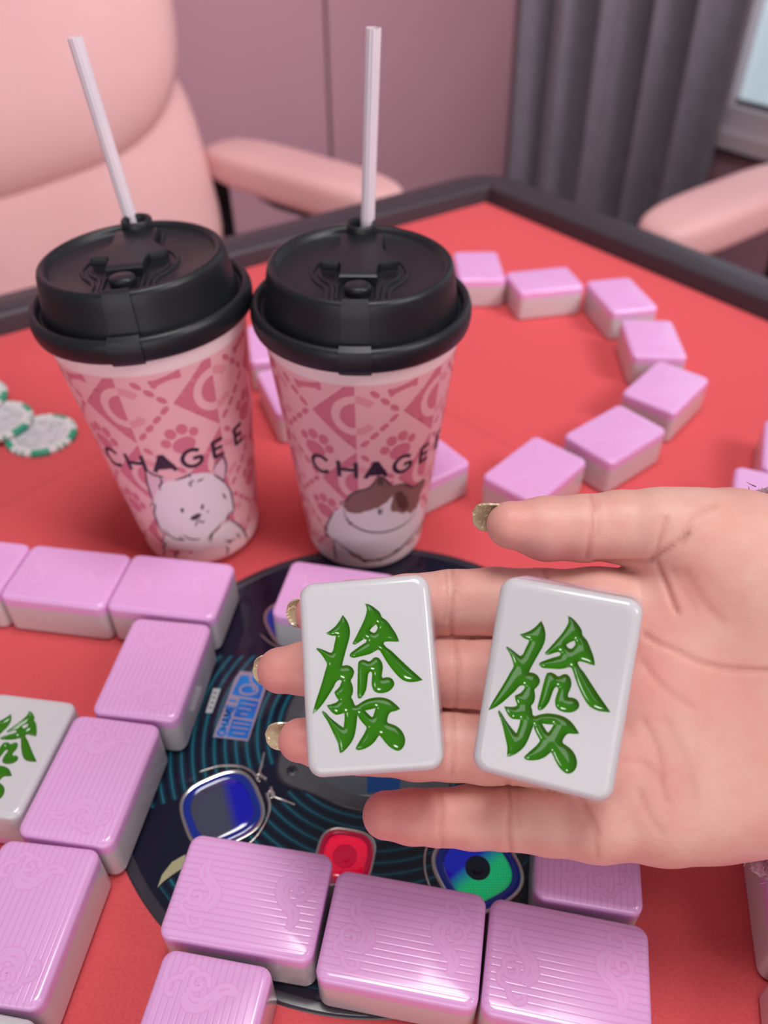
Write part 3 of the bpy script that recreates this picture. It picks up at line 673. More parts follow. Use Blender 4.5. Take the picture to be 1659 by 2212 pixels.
# chrome scrolls between the centre plate and the blue button
for k in range(4):
    ang = A0 + k * math.pi / 2; c0, s0 = math.cos(ang), math.sin(ang)
    def rr(p): return np.array([(p_[0] * c0 - p_[1] * s0, p_[0] * s0 + p_[1] * c0, p_[2]) for p_ in p])
    parts = []
    for sg in (-1, 1):
        t = np.linspace(0, 1, 34); spi = np.c_[49 + 1.7 * np.cos(5.5 * t * sg + 1.2) * (1.15 - t), sg * 4.2 + 1.7 * np.sin(5.5 * t * sg + 1.2) * (1.15 - t), .75 + 0 * t]
        parts.append(tube(rr(spi), .42, 7))
        arc = np.array([(50, sg * 3.5, .7), (51, sg * 8, .8), (54, sg * 12.5, .75), (60, sg * 16.5, .6), (68, sg * 18.5, .5)])
        parts.append(tube(rr(crom(arc, 6)), np.linspace(.75, .35, 25), 7))
        parts.append(tube(rr(crom(np.array([(47.5, sg * 2.0, .6), (48.5, sg * 5.5, .8), (46, sg * 9, .6), (43, sg * 13, .55)]), 6)), np.linspace(.7, .3, 19), 7))
    tpart('chrome_scroll', join(parts), M['chrome'])

# grey centre plate
def plate_outline(k=1.0, m=96):
    o = []
    for i in range(m):
        a = 2 * math.pi * i / m; t = ((a + math.pi / 4) % (math.pi / 2)) - math.pi / 4
        o.append((k * (36.2 + 6.2 * math.exp(-(t / .24)**2)) * math.cos(a + A0), k * (36.2 + 6.2 * math.exp(-(t / .24)**2)) * math.sin(a + A0)))
    return np.array(o)


pl = tpart('centre_plate', loops([z3(plate_outline(1.0), .2), z3(plate_outline(1.0), .75), z3(plate_outline(.985), .9)]), M['plate'], auto=40)
tpart('plate_trim', loops([z3(plate_outline(1.03), .25), z3(plate_outline(1.03), .6), z3(plate_outline(1.0), .78)], False, False), M['rim'], parent=pl)
tpart('display_glass', lathe([(0.01, .98), (30.0, .98), (30.6, .9)], 96), M['plate_glass'], parent=pl)
tpart('display_screen', loops([z3(np.array([(-3, -29.4), (9, -28), (12, -14), (-3, -14)]), .985), z3(np.array([(-3, -29.4), (9, -28), (12, -14), (-3, -14)]), 1.02)]), M['screen_blue'], parent=pl, smooth=False)
for k in range(4):
    ang = A0 + k * math.pi / 2
    off_s = (37.6 * math.cos(ang), 37.6 * math.sin(ang), 0)
    tpart('screw', lathe([(0.01, 1.05), (1.7, 1.05), (2.1, .95), (2.2, .88)], 28), M['screw'], loc=off_s, parent=pl)
    tpart('screw_slot', join([box((0, 0, 1.07), (1.2, .28, .05)), box((0, 0, 1.07), (.28, 1.2, .05))]), M['lens_dark'], loc=off_s, rot=.6, parent=pl, smooth=False)

# gold leaf print and the small white label
def flat_on_console(pxpoly, z, name, m, parent=None, label=None):
    P = np.array([onz(x, y, .3)[:2] - DC[:2] for x, y in pxpoly])
    V, F, _ = fill([P], step=4.0); o = tpart(name, (z3(V, z), F), m, parent=parent, smooth=False)
    if label: o['label'] = label
    return o


flat_on_console([(400, 1846), (372, 1862), (350, 1890), (340, 1918), (352, 1905), (372, 1890), (395, 1875), (402, 1860)], .36, 'gold_leaf_print', M['gold'])
lab = flat_on_console([(461, 1487), (477, 1488), (458, 1540), (444, 1540)], .36, 'small_label', M['label_white'])
for y_ in (1496, 1506, 1517, 1528):
    a_, b_ = onz(464 - (y_ - 1487) * .3, y_, .3)[:2] - DC[:2], onz(471 - (y_ - 1487) * .3, y_ + 2, .3)[:2] - DC[:2]
    V_, F_ = ribbon2(np.array([a_, b_]), .7, .6); tpart('label_mark', (z3(V_, .05), F_), M['plate'], loc=(0, 0, .36), parent=lab, smooth=False)
st = flat_on_console([(520, 1449), (566, 1456), (572, 1470), (574, 1488), (536, 1601), (460, 1592), (508, 1465)], .38, 'blue_sticker', M['sticker_edge'], label='blue sticker with pale lettering')


def on_sticker(u, v):            # u along the long side (from the far end), v across (from the left), both 0..1
    a = np.array([512., 1452]) * (1 - u) + np.array([461., 1592]) * u; b = np.array([577., 1466]) * (1 - u) + np.array([536., 1601]) * u
    q = a * (1 - v) + b * v; return onz(q[0], q[1], .3)[:2] - DC[:2]


def sticker_poly(uv, name, m, z):
    P = np.array([on_sticker(*p) for p in uv]); V, F, _ = fill([P], step=3.0); return tpart(name, (z3(V, z), F), m, parent=st, smooth=False)


sticker_poly([(.04, .16), (.02, .3), (.02, .88), (.09, .97), (.34, .97), (.34, .08), (.2, .1)], 'sticker_panel', M['sticker'], .42)
sticker_poly([(.37, .36), (.37, .97), (.66, .97), (.66, .36)], 'sticker_panel', M['sticker'], .42)
sticker_poly([(.69, .36), (.69, .97), (.97, .97), (.97, .36)], 'sticker_panel', M['sticker'], .42)
swirl = [(.02, .45), (.10, .55), (.17, .78), (.24, .80), (.29, .62), (.29, .35), (.22, .28), (.16, .42), (.15, .62), (.22, .72)]
V_, F_ = ribbon2(crom(np.array([on_sticker(*p) for p in swirl]), 5), .9, .6); tpart('sticker_logo', (z3(V_, .46), F_), M['sticker_edge'], parent=st, smooth=False)
bars = [[(.44, .45), (.44, .9)], [(.52, .45), (.52, .8)], [(.60, .55), (.60, .75)], [(.75, .42), (.75, .9)], [(.82, .42), (.82, .9)], [(.90, .5), (.90, .85)]]
parts_ = []
for b_ in bars:
    V_, F_ = ribbon2(np.array([on_sticker(*p) for p in b_]), .55, 1.0); parts_.append((z3(V_, .46), F_))
tpart('sticker_strokes', join(parts_), M['sticker_edge'], parent=st, smooth=False)

LETTERS = {                       # stroke letters in a unit box (x right, y up)
    'C': [[(.92, .82), (.74, .95), (.5, 1), (.24, .92), (.06, .72), (0, .5), (.06, .28), (.24, .08), (.5, 0), (.74, .05), (.92, .18)]],
    'O': [[(.5, 1), (.2, .9), (.02, .66), (0, .5), (.02, .34), (.2, .1), (.5, 0), (.8, .1), (.98, .34), (1, .5), (.98, .66), (.8, .9), (.5, 1)]],
    'H': [[(.05, 0), (.05, 1)], [(.95, 0), (.95, 1)], [(.05, .5), (.95, .5)]],
    'A': [[(0, 0), (.5, 1)], [(.5, 1), (1, 0)], [(.2, .3), (.8, .3)]],
    'M': [[(0, 0), (0, 1)], [(0, 1), (.5, .2)], [(.5, .2), (1, 1)], [(1, 1), (1, 0)]],
    'G': [[(.9, .84), (.74, .95), (.5, 1), (.24, .92), (.06, .72), (0, .5), (.06, .28), (.24, .08), (.5, 0), (.76, .06), (.95, .2), (.95, .46), (.55, .46)]],
    'E': [[(.1, 0), (.1, 1)], [(.1, .96), (.9, .96)], [(.1, .5), (.82, .5)], [(.1, .04), (.9, .04)]],
    'I': [[(.5, 0), (.5, 1)]],
}
parts_ = []
for i, ch in enumerate('OHAMEI'):
    for st_ in LETTERS[ch]:
        P = np.array([on_sticker(.965 - (i + x * .74) * .1, .31 - .24 * y) for x, y in st_]); V_, F_ = ribbon2(P, 1.1, .7); parts_.append((z3(V_, .46), F_))
tpart('sticker_lettering', join(parts_), M['sticker'], parent=st, smooth=False)

# ================================================================== mahjong tiles
TL, TW, TT, TP = 48.0, 33.6, 22.0, 5.8      # length, width, thickness, pink layer
RC, RE = 3.8, 2.2
me_body = make_mesh('tile_body', *rbox(TL / 2, TW / 2, 0, TT - TP, RC, RE, 0, 6, 5), M['white']); me_body.set_sharp_from_angle(angle=math.radians(60))
me_back = make_mesh('tile_back', *rbox(TL / 2, TW / 2, TT - TP, TT, RC, 0, RE, 6, 5), M['pink_back']); me_back.set_sharp_from_angle(angle=math.radians(60))


def scroll_mesh(w, z):
    parts = []
    for s in (1, -1):
        for k, P in enumerate(SCROLL):
            V, F = ribbon2(crom(np.array(P) * s * np.array([.95, .93]), 6), w, .5); parts.append((z3(V, TT + z + .004 * k), F))
    return join(parts)


me_scroll = make_mesh('cloud_scroll', *scroll_mesh(2.0, .02), M['scroll'], False)
me_band = make_mesh('scroll_band', *scroll_mesh(1.25, .05), M['pink'], False)

# glyph tile (white face up, pink layer below)
g_out = [resample(crom(np.array(p), 4, True, 50), .32, True) for p in GLYPH]
g_hol = [resample(crom(np.array(p), 4, True, 60), .32, True) for p in GLYPH_HOLES]
to_tile = lambda P: .955 * np.c_[np.asarray(P)[:, 1], -np.asarray(P)[:, 0]]
g_out = [to_tile(p) for p in g_out]; g_hol = [to_tile(p) for p in g_hol]


def glyph_mesh():
    parts = []
    for i, o in enumerate(g_out):
        hol = [h for h in g_hol if inside(h.mean(0)[None], o)[0]]
        V, F, rings = fill([o], hol, .34)
        d = np.full(len(V), 1e9)
        for r in rings: d = np.minimum(d, segdist(V, r))
        z = TT - .02 - .95 * (1 - np.exp(-d / .55)) - .05 * np.clip(d, 0, 3)
        parts.append((np.c_[V, z], F))
    return join(parts)


me_glyph = make_mesh('engraved_character', *glyph_mesh(), M['green'])


def glyph_body_mesh():
    V, F = rbox(TL / 2, TW / 2, TP, TT, RC, 0, RE, 6, 5, True, False)
    rimpts = rrect(TL / 2 - RE, TW / 2 - RE, RC - RE * .6, 6)
    V2, F2, _ = fill([rimpts], list(g_out), 3.0)
    parts = [(V, F), (z3(V2, TT), F2)]
    for h in g_hol:
        V3, F3, _ = fill([h], (), .6); parts.append((z3(V3, TT), F3))
    return join(parts)


me_gbody = make_mesh('tile_body_engraved', *glyph_body_mesh(), M['white']); me_gbody.set_sharp_from_angle(angle=math.radians(60))
me_gback = make_mesh('tile_back_low', *rbox(TL / 2, TW / 2, 0, TP, RC, RE, 0, 6, 5), M['pink']); me_gback.set_sharp_from_angle(angle=math.radians(60))


def tile(x, y, th, label, group, z=0.0, face=False):
    e = empty('mahjong_tile', (x, y, z), (0, 0, th)); tag(e, label, 'tile', group)
    if face:
        put('tile_body', me_gbody, e); put('tile_back', me_gback, e)
        g = put('engraved_character', me_glyph, e); g['label'] = 'engraved green character'
    else:
        put('tile_body', me_body, e); put('tile_back', me_back, e); sc_ = put('cloud_scroll', me_scroll, e); put('scroll_band', me_band, sc_)
    return e


GH, GL, GN, GR = 'tiles laid out as a heart beyond the cups', 'tiles laid end to end along the left', 'tiles in the near row', 'tiles at the right edge'
for x, y, th, z, g, label in [
    (-188.8, 260.3, -.148, 0, GL, 'pink backed tile cut off by the left edge, farthest left of its row'),
    (-140.7, 253.4, -.148, 0, GL, 'pink backed tile in the left row, left neighbour of the row end tile'),
    (-92.6, 246.6, -.144, .6, GL, 'pink backed tile at the right end of the left row, before the dog cup'),
    (-91.1, 202.6, 1.451, .6, GL, 'lengthwise pink backed tile partly over the console, touching the row end tile'),
    (-102.8, 154.3, 1.424, .6, GL, 'pink backed tile right of the white face-up tile with green character'),
    (-112.0, 106.0, 1.457, .6, GL, 'pink backed tile at the lower left with long bright highlight edge'),
    (-42.6, 113.4, -.159, .6, GN, 'pink backed tile lying at the left end of the near row of three'),
    (5.9, 101.0, -.177, .6, GN, 'pink backed tile in the middle of the near row of three'),
    (54.0, 91.8, -.195, .6, GN, 'pink backed tile at the right end of the near row of three'),
    (-53.0, 71.3, 1.40, .6, GN, 'pink backed tile cut off by the bottom edge below the near row'),
    (67.6, 133.0, 1.40, 1.1, GN, 'shaded pink backed tile right beside the green lit button'),
    (-21.1, 241.0, -.20, 1.1, None, 'pink backed tile on the console behind the held left tile and the hand'),
    (31.5, 560.0, 1.52, 0, GH, 'pink backed heart tile almost hidden behind the lid of the cat cup'),
    (69.5, 569.5, 1.60, 0, GH, 'pink backed tile just right of the cat cup lid, farthest heart tile'),
    (114.3, 546.6, .215, 0, GH, 'wide pink backed heart tile second from the cat cup lid'),
    (164.2, 523.8, 1.773, 0, GH, 'pink backed heart tile third from the cat cup lid, at the upper bend'),
    (171.3, 463.5, 1.517, 0, GH, 'pink backed heart tile fourth from the cat cup lid, on the right side'),
    (165.2, 407.6, .87, 0, GH, 'pink backed heart tile at the right, turned diagonally, fifth from the lid'),
    (125.6, 361.0, .687, 0, GH, 'pink backed heart tile next to the one above the thumb'),
    (77.8, 330.0, .828, 0, GH, 'pink backed heart tile directly above the tip of the thumb'),
    (17.9, 344.2, -.95, 0, GH, 'pink backed tile peeking out right of the cat cup near its foot'),
    (-52.9, 406.6, 1.94, 0, GH, 'nearer pink backed tile seen in the gap between the two cups'),
    (-69.0, 459.5, 1.743, 0, GH, 'farther pink backed tile seen in the gap between the two cups'),
    (197.5, 307.9, -.37, 0, GR, 'pink backed tile at the right edge just above the wrist'),
    (218.2, 346.0, 1.2, 0, GR, 'pink backed tile cut off by the right edge, behind the one above the wrist'),
    (138.9, 116.2, 1.37, 0, GR, 'shaded tile at the right edge under the wrist, showing its side'),
    (127.5, 66.4, 1.33, 0, GR, 'tile in the lower right corner showing only its side'),
]:
    tile(x, y, th, label, g, z)
tile(-136.9, 164.6, 1.424, 'white face-up tile with green character lying at the left edge', None, 0, True)
tile(-117.6, 57.2, 1.41, 'white face-up tile in the lower left corner', None, 0.6, True)


def held(centre, Mx, label):
    Mx = np.array(Mx); c = np.array(centre) - Mx[:, 2] * TT
    e = empty('mahjong_tile', c); tag(e, label, 'tile', 'white tiles lying in the hand')
    R = Matrix(((Mx[0][1], -Mx[0][0], Mx[0][2]), (Mx[1][1], -Mx[1][0], Mx[1][2]), (Mx[2][1], -Mx[2][0], Mx[2][2])))   # tile x = up, tile y = -right
    e.rotation_euler = R.to_euler()
    put('tile_body', me_gbody, e); put('tile_back', me_gback, e); g = put('engraved_character', me_glyph, e); g['label'] = 'engraved green character'
    return e


H1C, H1M = [-3.87, 125.78, 117.63], [[0.9916, -0.0726, -0.107], [-0.0042, 0.8091, -0.5877], [0.1293, 0.5832, 0.802]]
H2C, H2M = [40.17, 117.14, 123.34], [[0.9331, 0.1596, -0.3223], [-0.3458, 0.6444, -0.6821], [0.0988, 0.7479, 0.6565]]
held(H1C, H1M, 'white tile with green character lying across the fingers, nearer the fingertips')
held(H2C, H2M, 'white tile with green character lying on the palm, tilted to the right')

# ================================================================== cups
CUP_RB, CUP_SL = 28.0, 13 / 120.0


def on_cup(pz, off=0.12):        # (angle, height) -> cup coordinates
    pz = np.asarray(pz, float); r = CUP_RB + CUP_SL * pz[:, 1] + off
    return np.c_[r * np.sin(pz[:, 0]), -r * np.cos(pz[:, 0]), pz[:, 1]]


SREF = 36.0


def cup_fill(pz, step, off, holes=()):
    sc = np.array([SREF, 1.0]); V, F, _ = fill([np.asarray(pz) * sc], [np.asarray(h) * sc for h in holes], step)
    return on_cup(V / sc, off), F


def cup_line(pz, w, off, taper=True, smooth=True):
    sc = np.array([SREF, 1.0]); P = np.asarray(pz) * sc
    if smooth and len(P) > 2: P = crom(P, 5)
    V, F = ribbon2(P, w, .9, taper); return on_cup(V / sc, off), F


def ell(cx, cy, rx, ry, rot=0, n=22):
    a = np.linspace(0, 2 * np.pi, n, endpoint=False); x, y = rx * np.cos(a), ry * np.sin(a)
    return np.c_[cx + x * math.cos(rot) - y * math.sin(rot), cy + x * math.sin(rot) + y * math.cos(rot)]


ZMAX, ZMIN = 111.2, 9.0


def clip_z(P):
    P = np.asarray(P, float).copy(); P[:, 1] = np.clip(P[:, 1], ZMIN, ZMAX); return P


def pattern_parts():
    """rose print of one cup, in (s, z) millimetres: C diamonds, paw prints, bones and leaf chains"""
    mid, soft = [], []
    PX, HZ = 35.6, 37.5
    def addp(lst, P, step=2.2, holes=()):
        P = clip_z(resample(P, 1.1, True))
        if np.ptp(P[:, 1]) < 1.0: return
        lst.append(('f', P, step, [clip_z(h) for h in holes]))
    for k in range(-3, 3):
        for j in range(-1, 3):
            cx, cz = k * PX - 1.9, 96.6 - j * HZ
            hx, hz = PX / 2 - .6, HZ / 2 - .4
            if cz - hz < ZMAX and cz + hz > ZMIN:
                # left half of the diamond, dark, with the letter left pale
                ro, ri = 9.2, 5.9
                a = np.linspace(math.radians(90), math.radians(270), 22)
                arc_o = np.c_[cx + ro * np.cos(a), cz + ro * 1.1 * np.sin(a)]
                addp(mid, np.vstack([[(cx, cz + hz), (cx - hx, cz), (cx, cz - hz)], arc_o[::-1]]))
                arc_i = np.c_[cx + ri * np.cos(a), cz + ri * 1.1 * np.sin(a)]; addp(mid, arc_i)
                for sg in (1, -1):   # the two arms of the letter on the pale half
                    b = np.linspace(math.radians(88), math.radians(38), 9) * sg
                    o_ = np.c_[cx + ro * np.cos(b), cz + ro * 1.1 * np.sin(b)]; i_ = np.c_[cx + ri * np.cos(b), cz + ri * 1.1 * np.sin(b)]
                    addp(soft, np.vstack([o_, i_[::-1]]), 1.6)
                # leaf chain along the right edges of the diamond
                for sg in (1, -1):
                    for t in (.2, .42, .64, .86):
                        lx, lz = cx + hx * t, cz + sg * hz * (1 - t)
                        if ZMIN + 1 < lz < ZMAX - 1: addp(mid, ell(lx, lz, 2.45, 1.3, -sg * .85, 14), 1.6)
            px, pz_ = cx + PX / 2, (cz - HZ / 2 if j >= 0 else 107.6)
            if pz_ > ZMAX + 6 or pz_ < ZMIN - 6: continue
            if (j + k) % 2 == 0 and j >= 0 or j == 0:
                rot = .25 if k % 2 == 0 else -.3
                ca, sa = math.cos(rot), math.sin(rot)
                def pr(x, y): return px + x * ca - y * sa, pz_ + x * sa + y * ca
                addp(mid, ell(*pr(0, -3.2), 5.0, 4.2, rot), 1.8)
                for x, y, r in ((-6.2, .8, 2.3), (-2.4, 4.6, 2.6), (2.6, 4.7, 2.6), (6.2, .9, 2.2)): addp(mid, ell(*pr(x, y), r * .9, r * 1.1, rot, 16), 1.6)
            else:
                rot = .2; ca, sa = math.cos(rot), math.sin(rot)
                bone = [(-6, 1.6), (-8.4, 2.6), (-9.2, .6), (-8.4, -.6), (-8.8, -2.4), (-6.4, -3), (-5, -1.8), (5, -1.8), (6.4, -3), (8.8, -2.4), (8.4, -.4), (9.2, 1), (8.4, 2.6), (6, 1.6)]
                addp(mid, crom(np.array([(px + .66 * (x * ca - y * sa), pz_ + 1 + .8 * (x * sa + y * ca)) for x, y in bone]), 3, True), 1.8)
    return mid, soft


PAT_MID, PAT_SOFT = pattern_parts()


def pattern_mesh(lst, shift, off):
    parts = []
    for _, P, step, holes in lst:
        V, F, _r = fill([P], holes, step); parts.append((on_cup(np.c_[(V[:, 0] + shift) / SREF, V[:, 1]], off), F))
    return join(parts)


def letters_mesh(shift, off=.3):
    parts = []
    for i, ch in enumerate('CHAGEE'):
        cx = -18.8 + 12.45 * i + shift; w, h = (8.4, 9.0) if ch not in 'EA' else ((6.2, 9.0) if ch == 'E' else (9.4, 9.2))
        for q, st_ in enumerate(LETTERS[ch]):
            P = np.array([(cx + (x - .5) * w, 66.9 + (y - .5) * h) for x, y in st_])
            if ch in 'CG': P = crom(P, 4)
            lw = 1.75 if ch not in 'A' else 1.9
            V, F = ribbon2(P, lw, .8); parts.append((on_cup(np.c_[V[:, 0] / SREF, V[:, 1]], off + .01 * q), F))
        if ch == 'A':
            V, F, _r = fill([np.array([(cx - 3.2, 63.6), (cx, 70.6), (cx + 3.2, 63.6)])], (), 1.5); parts.append((on_cup(np.c_[V[:, 0] / SREF, V[:, 1]], off + .04), F))
    return join(parts)


def lid_parts(e):
    prof = [(42.6, 119.5), (44.2, 119.6), (44.7, 121), (45.0, 123.5), (44.9, 126), (44.2, 128), (42.9, 129), (41.7, 128.6), (41.0, 127.2), (40.6, 125.6), (40.0, 125.2), (39.5, 126.2),
            (39.0, 128.5), (37.5, 138), (36.9, 141.6), (36.3, 143.2), (35.2, 143.9), (34.0, 143.7), (33.1, 142.8), (32.6, 141.6), (32.0, 141.1), (20, 141.0), (0.01, 141.0)]
    lid = obj('lid', lathe(prof, 128), M['lid'], e); lid['label'] = 'black plastic lid'
    # strap running from the rim up the front of the lid
    sp = [(44.7, 119.0), (46.1, 121), (46.4, 123.5), (46.3, 126), (45.4, 129.0), (42.9, 130.2), (41.7, 129.6), (41.2, 128.6), (40.6, 129.0), (38.9, 138.4), (38.2, 142), (37.2, 144.2), (35.2, 144.9), (33.6, 144.4)]
    V, F = lathe(sp, 10, -.145, .125); n = len(V)
    V2 = V.copy(); V2[:, :2] *= .965; V2[:, 2] -= .5
    ring_n = 11; edge = []
    m = len(sp)
    for k in range(m - 1):
        for i in (0, ring_n - 1): edge.append((k * ring_n + i, (k + 1) * ring_n + i, n + (k + 1) * ring_n + i, n + k * ring_n + i))
    obj('lid_strap', (np.vstack([V, V2]), F + edge + [tuple(range(0, ring_n)) + tuple(n + i for i in range(ring_n - 1, -1, -1))]), M['lid'], lid, auto=35)
    def slabpoly(P, z0, z1, bev=.4):
        P = np.asarray(P, float); c = P.mean(0); return loops([z3(P, z0), z3(P, z1 - bev), z3(c + (P - c) * (1 - bev / 12), z1)])
    flap = crom(np.array([(-9.3, 24), (-9.0, 12), (-9.8, 8.8), (-15.6, -1.6), (-15.2, -2.6), (-8.6, -3.6), (-7.6, -6), (-7.4, -15.6), (7.0, -15.6), (7.2, -6), (8.2, -3.4), (14.6, -1.6), (14.9, -.6), (9.0, 8.6), (8.3, 12), (8.6, 24)]), 3, True, 30)
    obj('sip_flap', slabpoly(flap, 140.8, 145.0, .7), M['lid'], lid, auto=35)
    obj('flap_cavity', slabpoly(np.array([(-15, -4.5), (-9.5, -6.5), (-9.5, -11), (-12, -10), (-14.5, -7.5)]), 140.9, 141.12, .05), M['metal_black'], lid, auto=35)
    obj('flap_cavity', slabpoly(np.array([(14, -4.5), (9, -6.5), (9, -11), (11.5, -10), (13.7, -7.5)]), 140.9, 141.12, .05), M['metal_black'], lid, auto=35)
    obj('plug_button', (lambda V: (np.c_[V[0][:, 0] * 1.0, V[0][:, 1] * .92 - 22.5, V[0][:, 2]], V[1]))(lathe([(4.9, 140.9), (5.1, 143.2), (4.8, 144.3), (4.0, 144.7), (.01, 144.8)], 40)), M['lid'], lid)
    frm = rrect(7.4, 8.0, 3.0, 5) + np.array([-.4, -22.2]); obj('plug_frame', tube(z3(frm, 141.2), .75, 8, closed=True), M['lid'], lid)
    for sg in (-1, 1):
        A = np.array([(11.7, -29.6), (11.9, -20.2), (16.4, -13.2), (18.6, -5.6), (16.2, 3.2), (11.8, 9.2), (10.0, 15), (10.1, 25)]) * np.array([sg, 1])
        B = np.array([(9.2, -30.2), (9.8, -17.4), (13.8, -11.6), (15.6, -6.4)]) * np.array([sg, 1])
        for P in (A, B):
            Q = crom(P, 6); obj('lid_ridge', tube(z3(Q, 140.9), .95, 8), M['lid'], lid)
    col = lathe([(4.6, 141.0), (4.7, 147.2), (5.2, 148.0), (5.9, 148.2), (6.4, 147.6), (6.55, 145), (6.7, 142.5), (7.2, 140.9)], 48)
    obj('straw_collar', (col[0] + np.array([-.5, 27.2, 0]), col[1]), M['lid'], lid)
    hole = lathe([(.01, 143.4), (4.7, 143.4)], 32); obj('straw_hole', (hole[0] + np.array([-.5, 27.2, 0]), hole[1]), M['metal_black'], lid)
    return lid


def cup_body_mesh():
    prof = [(.01, 1.6), (24.6, 1.6), (25.2, .4), (26.2, 0), (27.2, .3), (27.9, 1.5), (28.25, 3.2)]
    for z in np.linspace(5, 120, 24): prof.append((CUP_RB + CUP_SL * z, z))
    prof += [(41.0, 121), (40, 121)]
    return lathe(prof, 128)


ME_CUP = make_mesh('cup_body', *cup_body_mesh(), M['cup'])


def cup(loc, tilt, shift, label, rotlid):
    ax = Vector((tilt[0], tilt[1], 1)).normalized(); e1 = Vector((0, 1, 0)).cross(ax).normalized(); e2 = ax.cross(e1)
    e = empty('paper_cup', loc); e.rotation_euler = Matrix(((e1.x, e2.x, ax.x), (e1.y, e2.y, ax.y), (e1.z, e2.z, ax.z))).to_euler()
    tag(e, label, 'cup', 'takeaway cups with black lids')
    b = put('cup_body', ME_CUP, e)
    obj('rose_print', pattern_mesh(PAT_MID, shift, .07), M['print_mid'], b)['kind'] = 'stuff'
    obj('pale_rose_print', pattern_mesh(PAT_SOFT, shift, .07), M['print_soft'], b)['kind'] = 'stuff'
    t = obj('lettering', letters_mesh(shift), M['ink'], b); t['label'] = 'dark capital letters'
    lid = lid_parts(e); lid.rotation_euler = (0, 0, rotlid)
    return e, b


cupR, bodyR = cup((-9.3, 305.5, .5), (0, 0), 0.0, 'right cup with black lid and a cat drawing', -.02)
cupL, bodyL = cup((-91.6, 306.1, 1.75), (-.059, .022), -3.6, 'left cup with black lid and a white dog drawing, leaning slightly', .10)

obj('dog_drawing', join([cup_fill(clip_z(DOG_FILL[k]), 2.5, .14) for k in ('head', 'body')]), M['print_white'], bodyL)['label'] = 'white fluffy dog drawing'
obj('dog_ears', join([cup_fill(clip_z(DOG_FILL[k]), 2.0, .17) for k in ('ear_l', 'ear_r')]), M['print_ear'], bodyL)
obj('dog_face', join([cup_fill(DOG_FILL[k], 1.0, .22) for k in ('eye1', 'eye2', 'nose')]), M['print_line'], bodyL)
obj('dog_outline', join([cup_line(p, .85, .36) for p in DOG_LINES]), M['print_line'], bodyL)
obj('cat_drawing', cup_fill(clip_z(CAT_FILL['body']), 2.5, .14), M['print_white'], bodyR)['label'] = 'brown and white cat drawing'
obj('cat_head_patch', cup_fill(CAT_FILL['brown'], 2.0, .18), M['print_brown'], bodyR)
obj('cat_dark_patch', cup_fill(CAT_FILL['dark'], 2.0, .22), M['print_dkbrown'], bodyR)
obj('cat_side_patch', cup_fill(clip_z(CAT_FILL['side']), 2.0, .18), M['print_tan'], bodyR)
obj('cat_outline', join([cup_line(p, .85, .38) for p in CAT_LINES]), M['print_line'], bodyR)
obj('cat_belly_line', join([cup_line(p, 1.4, .36) for p in CAT_BELLY]), M['print_dkbrown'], bodyR)


def straw(p0, p1, label):
    p0, p1 = np.array(p0), np.array(p1); d = (p1 - p0) / np.linalg.norm(p1 - p0); u = np.cross(d, [0, 1, 0]); u /= np.linalg.norm(u); w = np.cross(d, u)
    a = np.linspace(0, 2 * np.pi, 72, endpoint=False); r = 2.75 + .13 * np.cos(a * 12)
    out = r[:, None] * (np.cos(a)[:, None] * u + np.sin(a)[:, None] * w); inn = 2.3 * (np.cos(a)[:, None] * u + np.sin(a)[:, None] * w)
    L = np.linalg.norm(p1 - p0)
    e = empty('drinking_straw', p0); tag(e, label, 'straw', 'pale straws in the cups')
    obj('straw_tube', loops([inn + d * 1, out + d * 0, out + d * L, inn + d * L, inn + d * (L - 30)], False, False), M['straw'], e, auto=40)
    return e


straw((-12.2, 331.5, 22), at(807, 60, 297), 'upright pale ribbed straw in the cat cup')
straw((-92.2, 334.5, 22), at(161, 80, 305), 'slanting pale ribbed straw in the dog cup')

# ================================================================== poker chips
def chip(loc, rot, label):
    R, T = 20.0, 3.3
    e = empty('poker_chip', loc, rot); tag(e, label, 'poker chip', 'poker chips on the felt')
    b = obj('chip_body', lathe([(.01, 0), (19.2, 0), (R, .6), (R, T - .6), (19.2, T), (15.2, T), (14.9, T - .25), (.01, T - .25)], 72), M['chip_white'], e, auto=35)
    obj('chip_face', lathe([(.01, T - .2), (14.6, T - .2)], 48), M['chip_face'], b)
    for k in range(5):
        a = k * math.pi * .4
        V, F = lathe([(16.6, T + .04), (19.15, T + .04), (R + .05, T - .6), (R + .05, .6)], 10, a - .27, a + .27)
        obj('edge_spot', (V, F), M['chip_green'], b, auto=40)
        for q in (-1, 1):
            V, F = lathe([(17.8, T + .03), (19.15, T + .03), (R + .04, T - .6), (R + .04, .6)], 2, a + math.pi / 5 + q * .1 - .035, a + math.pi / 5 + q * .1 + .035); obj('edge_mark', (V, F), M['chip_green'], b, auto=40)
    return e


chip((-199, 386, 0), (0, 0, .28), 'green and white chip lying flat, nearest the dog cup')
chip((-226.5, 395.0, 3.4), (0, math.radians(0), -.2), 'green and white chip in the middle of the three')
chip((-247.5, 414.5, 6.8), (0, 0, .35), 'green and white chip at the left edge, on top of the three')

# ================================================================== chairs
def superellipsoid(hx, hy, hz, e1=.45, e2=.55, nu=40, nv=28):
    V = []; F = []
    f = lambda c, e: math.copysign(abs(c)**e, c)
    for j in range(nv + 1):
        v = -math.pi / 2 + math.pi * j / nv
        for i in range(nu):
            u = 2 * math.pi * i / nu
            V.append((hx * f(math.cos(v), e1) * f(math.cos(u), e2), hy * f(math.cos(v), e1) * f(math.sin(u), e2), hz * f(math.sin(v), e1)))
    for j in range(nv):
        for i in range(nu): F.append((j * nu + i, j * nu + (i + 1) % nu, (j + 1) * nu + (i + 1) % nu, (j + 1) * nu + i))
    return np.array(V), F


